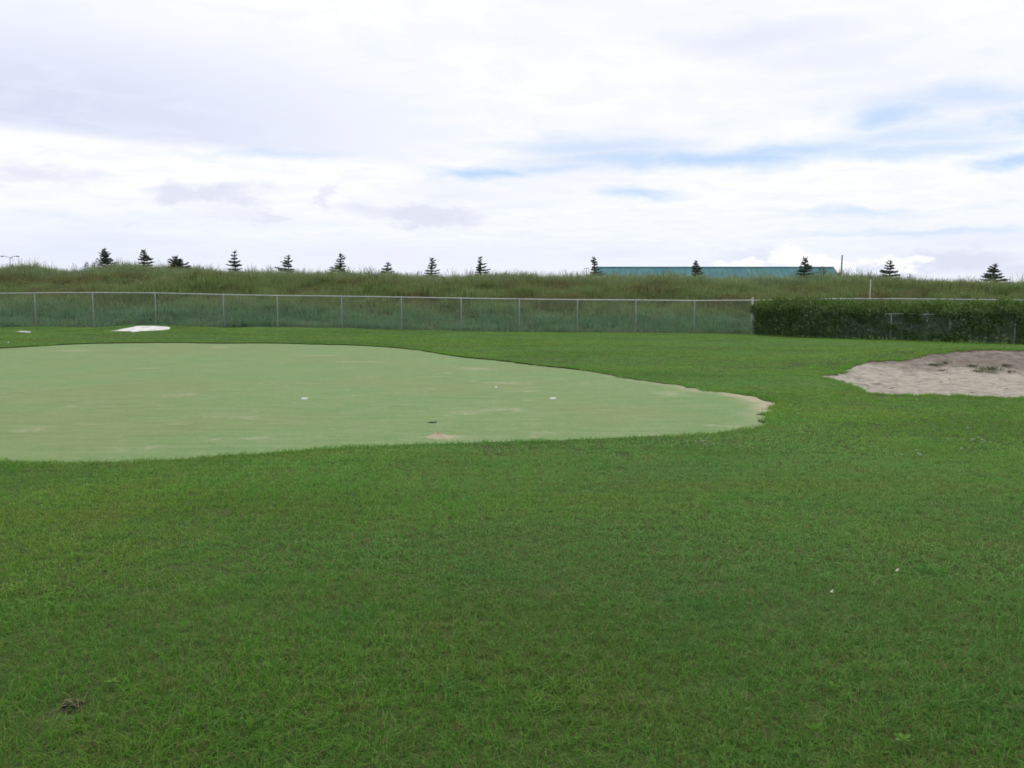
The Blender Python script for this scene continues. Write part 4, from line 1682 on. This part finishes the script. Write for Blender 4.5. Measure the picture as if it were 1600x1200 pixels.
# clover flowers in the lawn
m_flower, t, o_ = material('clover_petal')
leafy(t, o_, t.mix(t.noise(pos_of(t), 80, 2), (0.42, 0.45, 0.36), (0.58, 0.60, 0.52)), 0.2)
m_stalk, t, o_ = material('clover_stalk')
leafy(t, o_, t.mix(t.noise(pos_of(t), 40, 2), (0.05, 0.11, 0.025), (0.08, 0.15, 0.035)), 0.2)


def flower_mesh():
    hd = Geo()
    for k_ in range(30):
        v = Vector((random.gauss(0, 1), random.gauss(0, 1), random.gauss(0.35, 0.8))).normalized()
        s = v.orthogonal().normalized() * 0.0042
        c_ = v * 0.003
        hd.poly([c_ - s * .5, c_ + s * .5, v * 0.011 + s * .7, v * 0.0135, v * 0.011 - s * .7])
    return hd


first = None
CL = 'white clover flowers beside the right end of the green'
CL2 = 'white clover flowers in the right-hand lawn'
spots = [(1073, 692, 0), (1083, 692, 0), (1085, 690, 0), (1097, 689, 0), (1101, 693, 0), (1102, 695, 0), (1104, 686, 0), (1100, 691, 0), (1115, 695, 0), (1096, 691, 0),
         (1484, 687, 1), (1500, 688, 1), (1516, 688, 1), (1521, 687, 1), (1518, 690, 1), (1527, 686, 1), (1535, 689, 1), (1537, 691, 1), (1535, 694, 1), (1546, 694, 1),
         (1510, 670, 1), (1515, 670, 1), (1431, 705, 1), (1432, 711, 1), (1437, 711, 1), (1408, 711, 1), (1503, 702, 1), (1514, 702, 1),
         (1238, 646, 1), (1247, 647, 1)]
for i, (px, py, gi_) in enumerate(spots):
    x, y = hit(px + random.uniform(-1, 1), py + random.uniform(-1, 1), 0.05)
    lab, grp = ((('white clover flower in the patch below the right tip of the green'), CL) if gi_ == 0 else (('white clover flower in the open lawn right of the green'), CL2))
    if gi_:
        lab = ('white clover flower of the pair above the main patch in the right lawn' if py < 675 and px > 1400 else
               'white clover flower of the pair just right of the tip of the green' if px < 1300 else
               'white clover flower of the small lower left group in the right lawn' if px < 1450 else
               'white clover flower of the main patch in the right lawn')
    z0 = hz(x, y)
    if first is None:
        root = thing('clover_flower', lab, 'flower', (x, y, z0), grp)
        h_ = flower_mesh().build('head', m_flower, root)
        h_.location = (0, 0, 0.062)
        h_.scale = (0.85, 0.85, 0.85)
        g = Geo()
        g.tube([(0, 0, -0.005), (0.003, 0.002, 0.03), (0, 0, 0.06)], [0.0012, 0.0011, 0.001], 5)
        s_ = g.build('stalk', m_stalk, root)
        first = (root, h_, s_)
    else:
        root = first[0].copy()
        col.objects.link(root)
        root.location = (x, y, z0)
        root.rotation_euler = (random.gauss(0, 0.15), random.gauss(0, 0.15), random.uniform(0, 6.28))
        root['label'], root['group'] = lab, grp
        sc_ = random.uniform(0.85, 1.3)
        root.scale = (sc_, sc_, random.uniform(0.9, 1.1))
        for ch in first[1:]:
            c_ = ch.copy()
            col.objects.link(c_)
            c_.parent = root

# two white scraps in the right-hand foreground
for (px, py, lab, an) in ((1402, 893, 'white scrap of litter in the right foreground, the higher one', 0.5), (1300, 926, 'white scrap of litter in the right foreground, the lower left one', 0.9)):
    x, y = hit(px, py, 0.045)
    g = Geo()
    nn_ = 5
    for i in range(nn_ + 1):
        for j in range(3):
            f_ = i / nn_
            g.v.append(Vector((0.022 * (f_ - 0.5) * (1 + 0.2 * j), 0.007 * (j - 1) * (1 - abs(f_ - 0.5)), 0.004 * math.sin(f_ * 5 + j * 1.7))))
    for i in range(nn_):
        for j in range(2):
            e = i * 3 + j
            g.f.append((e, e + 1, e + 4, e + 3))
    o = g.build('paper_scrap', m_pale, None, True)
    o.location = (x, y, hz(x, y) + 0.05)
    o.rotation_euler = (R(35), R(-15), an)
    sd_ = o.modifiers.new('thickness', 'SOLIDIFY')
    sd_.thickness = 0.0012
    tag(o, lab, 'litter')

# dry scraps of turf and twig strewn over the bunker sand
m_scrap, t, o_ = material('dry_scraps')
surf(t, o_, t.mix(t.ramp(t.noise(pos_of(t), 2.5, 3), 0.35, 0.65), (0.10, 0.085, 0.06), (0.20, 0.17, 0.12)), 0.95, 0.1)
ids_ = np.nonzero(inside(bunk_line, P[:, 0], P[:, 1]) & (db > 0.1))[0]
g = Geo()
for i_ in rng.choice(ids_, 50, replace=False):
    c_ = Vector((P[i_, 0], P[i_, 1], bz[i_] + 0.006))
    an = rng.normal(0.2, 0.5)
    L_, w_ = rng.uniform(0.03, 0.12), rng.uniform(0.012, 0.035)
    d_ = Vector((math.cos(an), math.sin(an), 0))
    n_ = Vector((-d_.y, d_.x, 0))
    q0 = len(g.v)
    m_ = 7
    for k_ in range(m_):
        a_ = 6.283 * k_ / m_
        r1 = rng.uniform(0.6, 1.1)
        g.v.append(c_ + d_ * (L_ * r1 * math.cos(a_)) + n_ * (w_ * r1 * math.sin(a_)) - Vector((0, 0, 0.012)))
    g.v.append(c_ + Vector((rng.normal(0, 0.01), rng.normal(0, 0.01), rng.uniform(0.004, 0.014))))
    for k_ in range(m_):
        g.f.append((q0 + k_, q0 + (k_ + 1) % m_, q0 + m_))
tag(g.build('sand_debris', m_scrap), 'dry scraps of turf strewn over the beige bunker sand', kind='stuff')
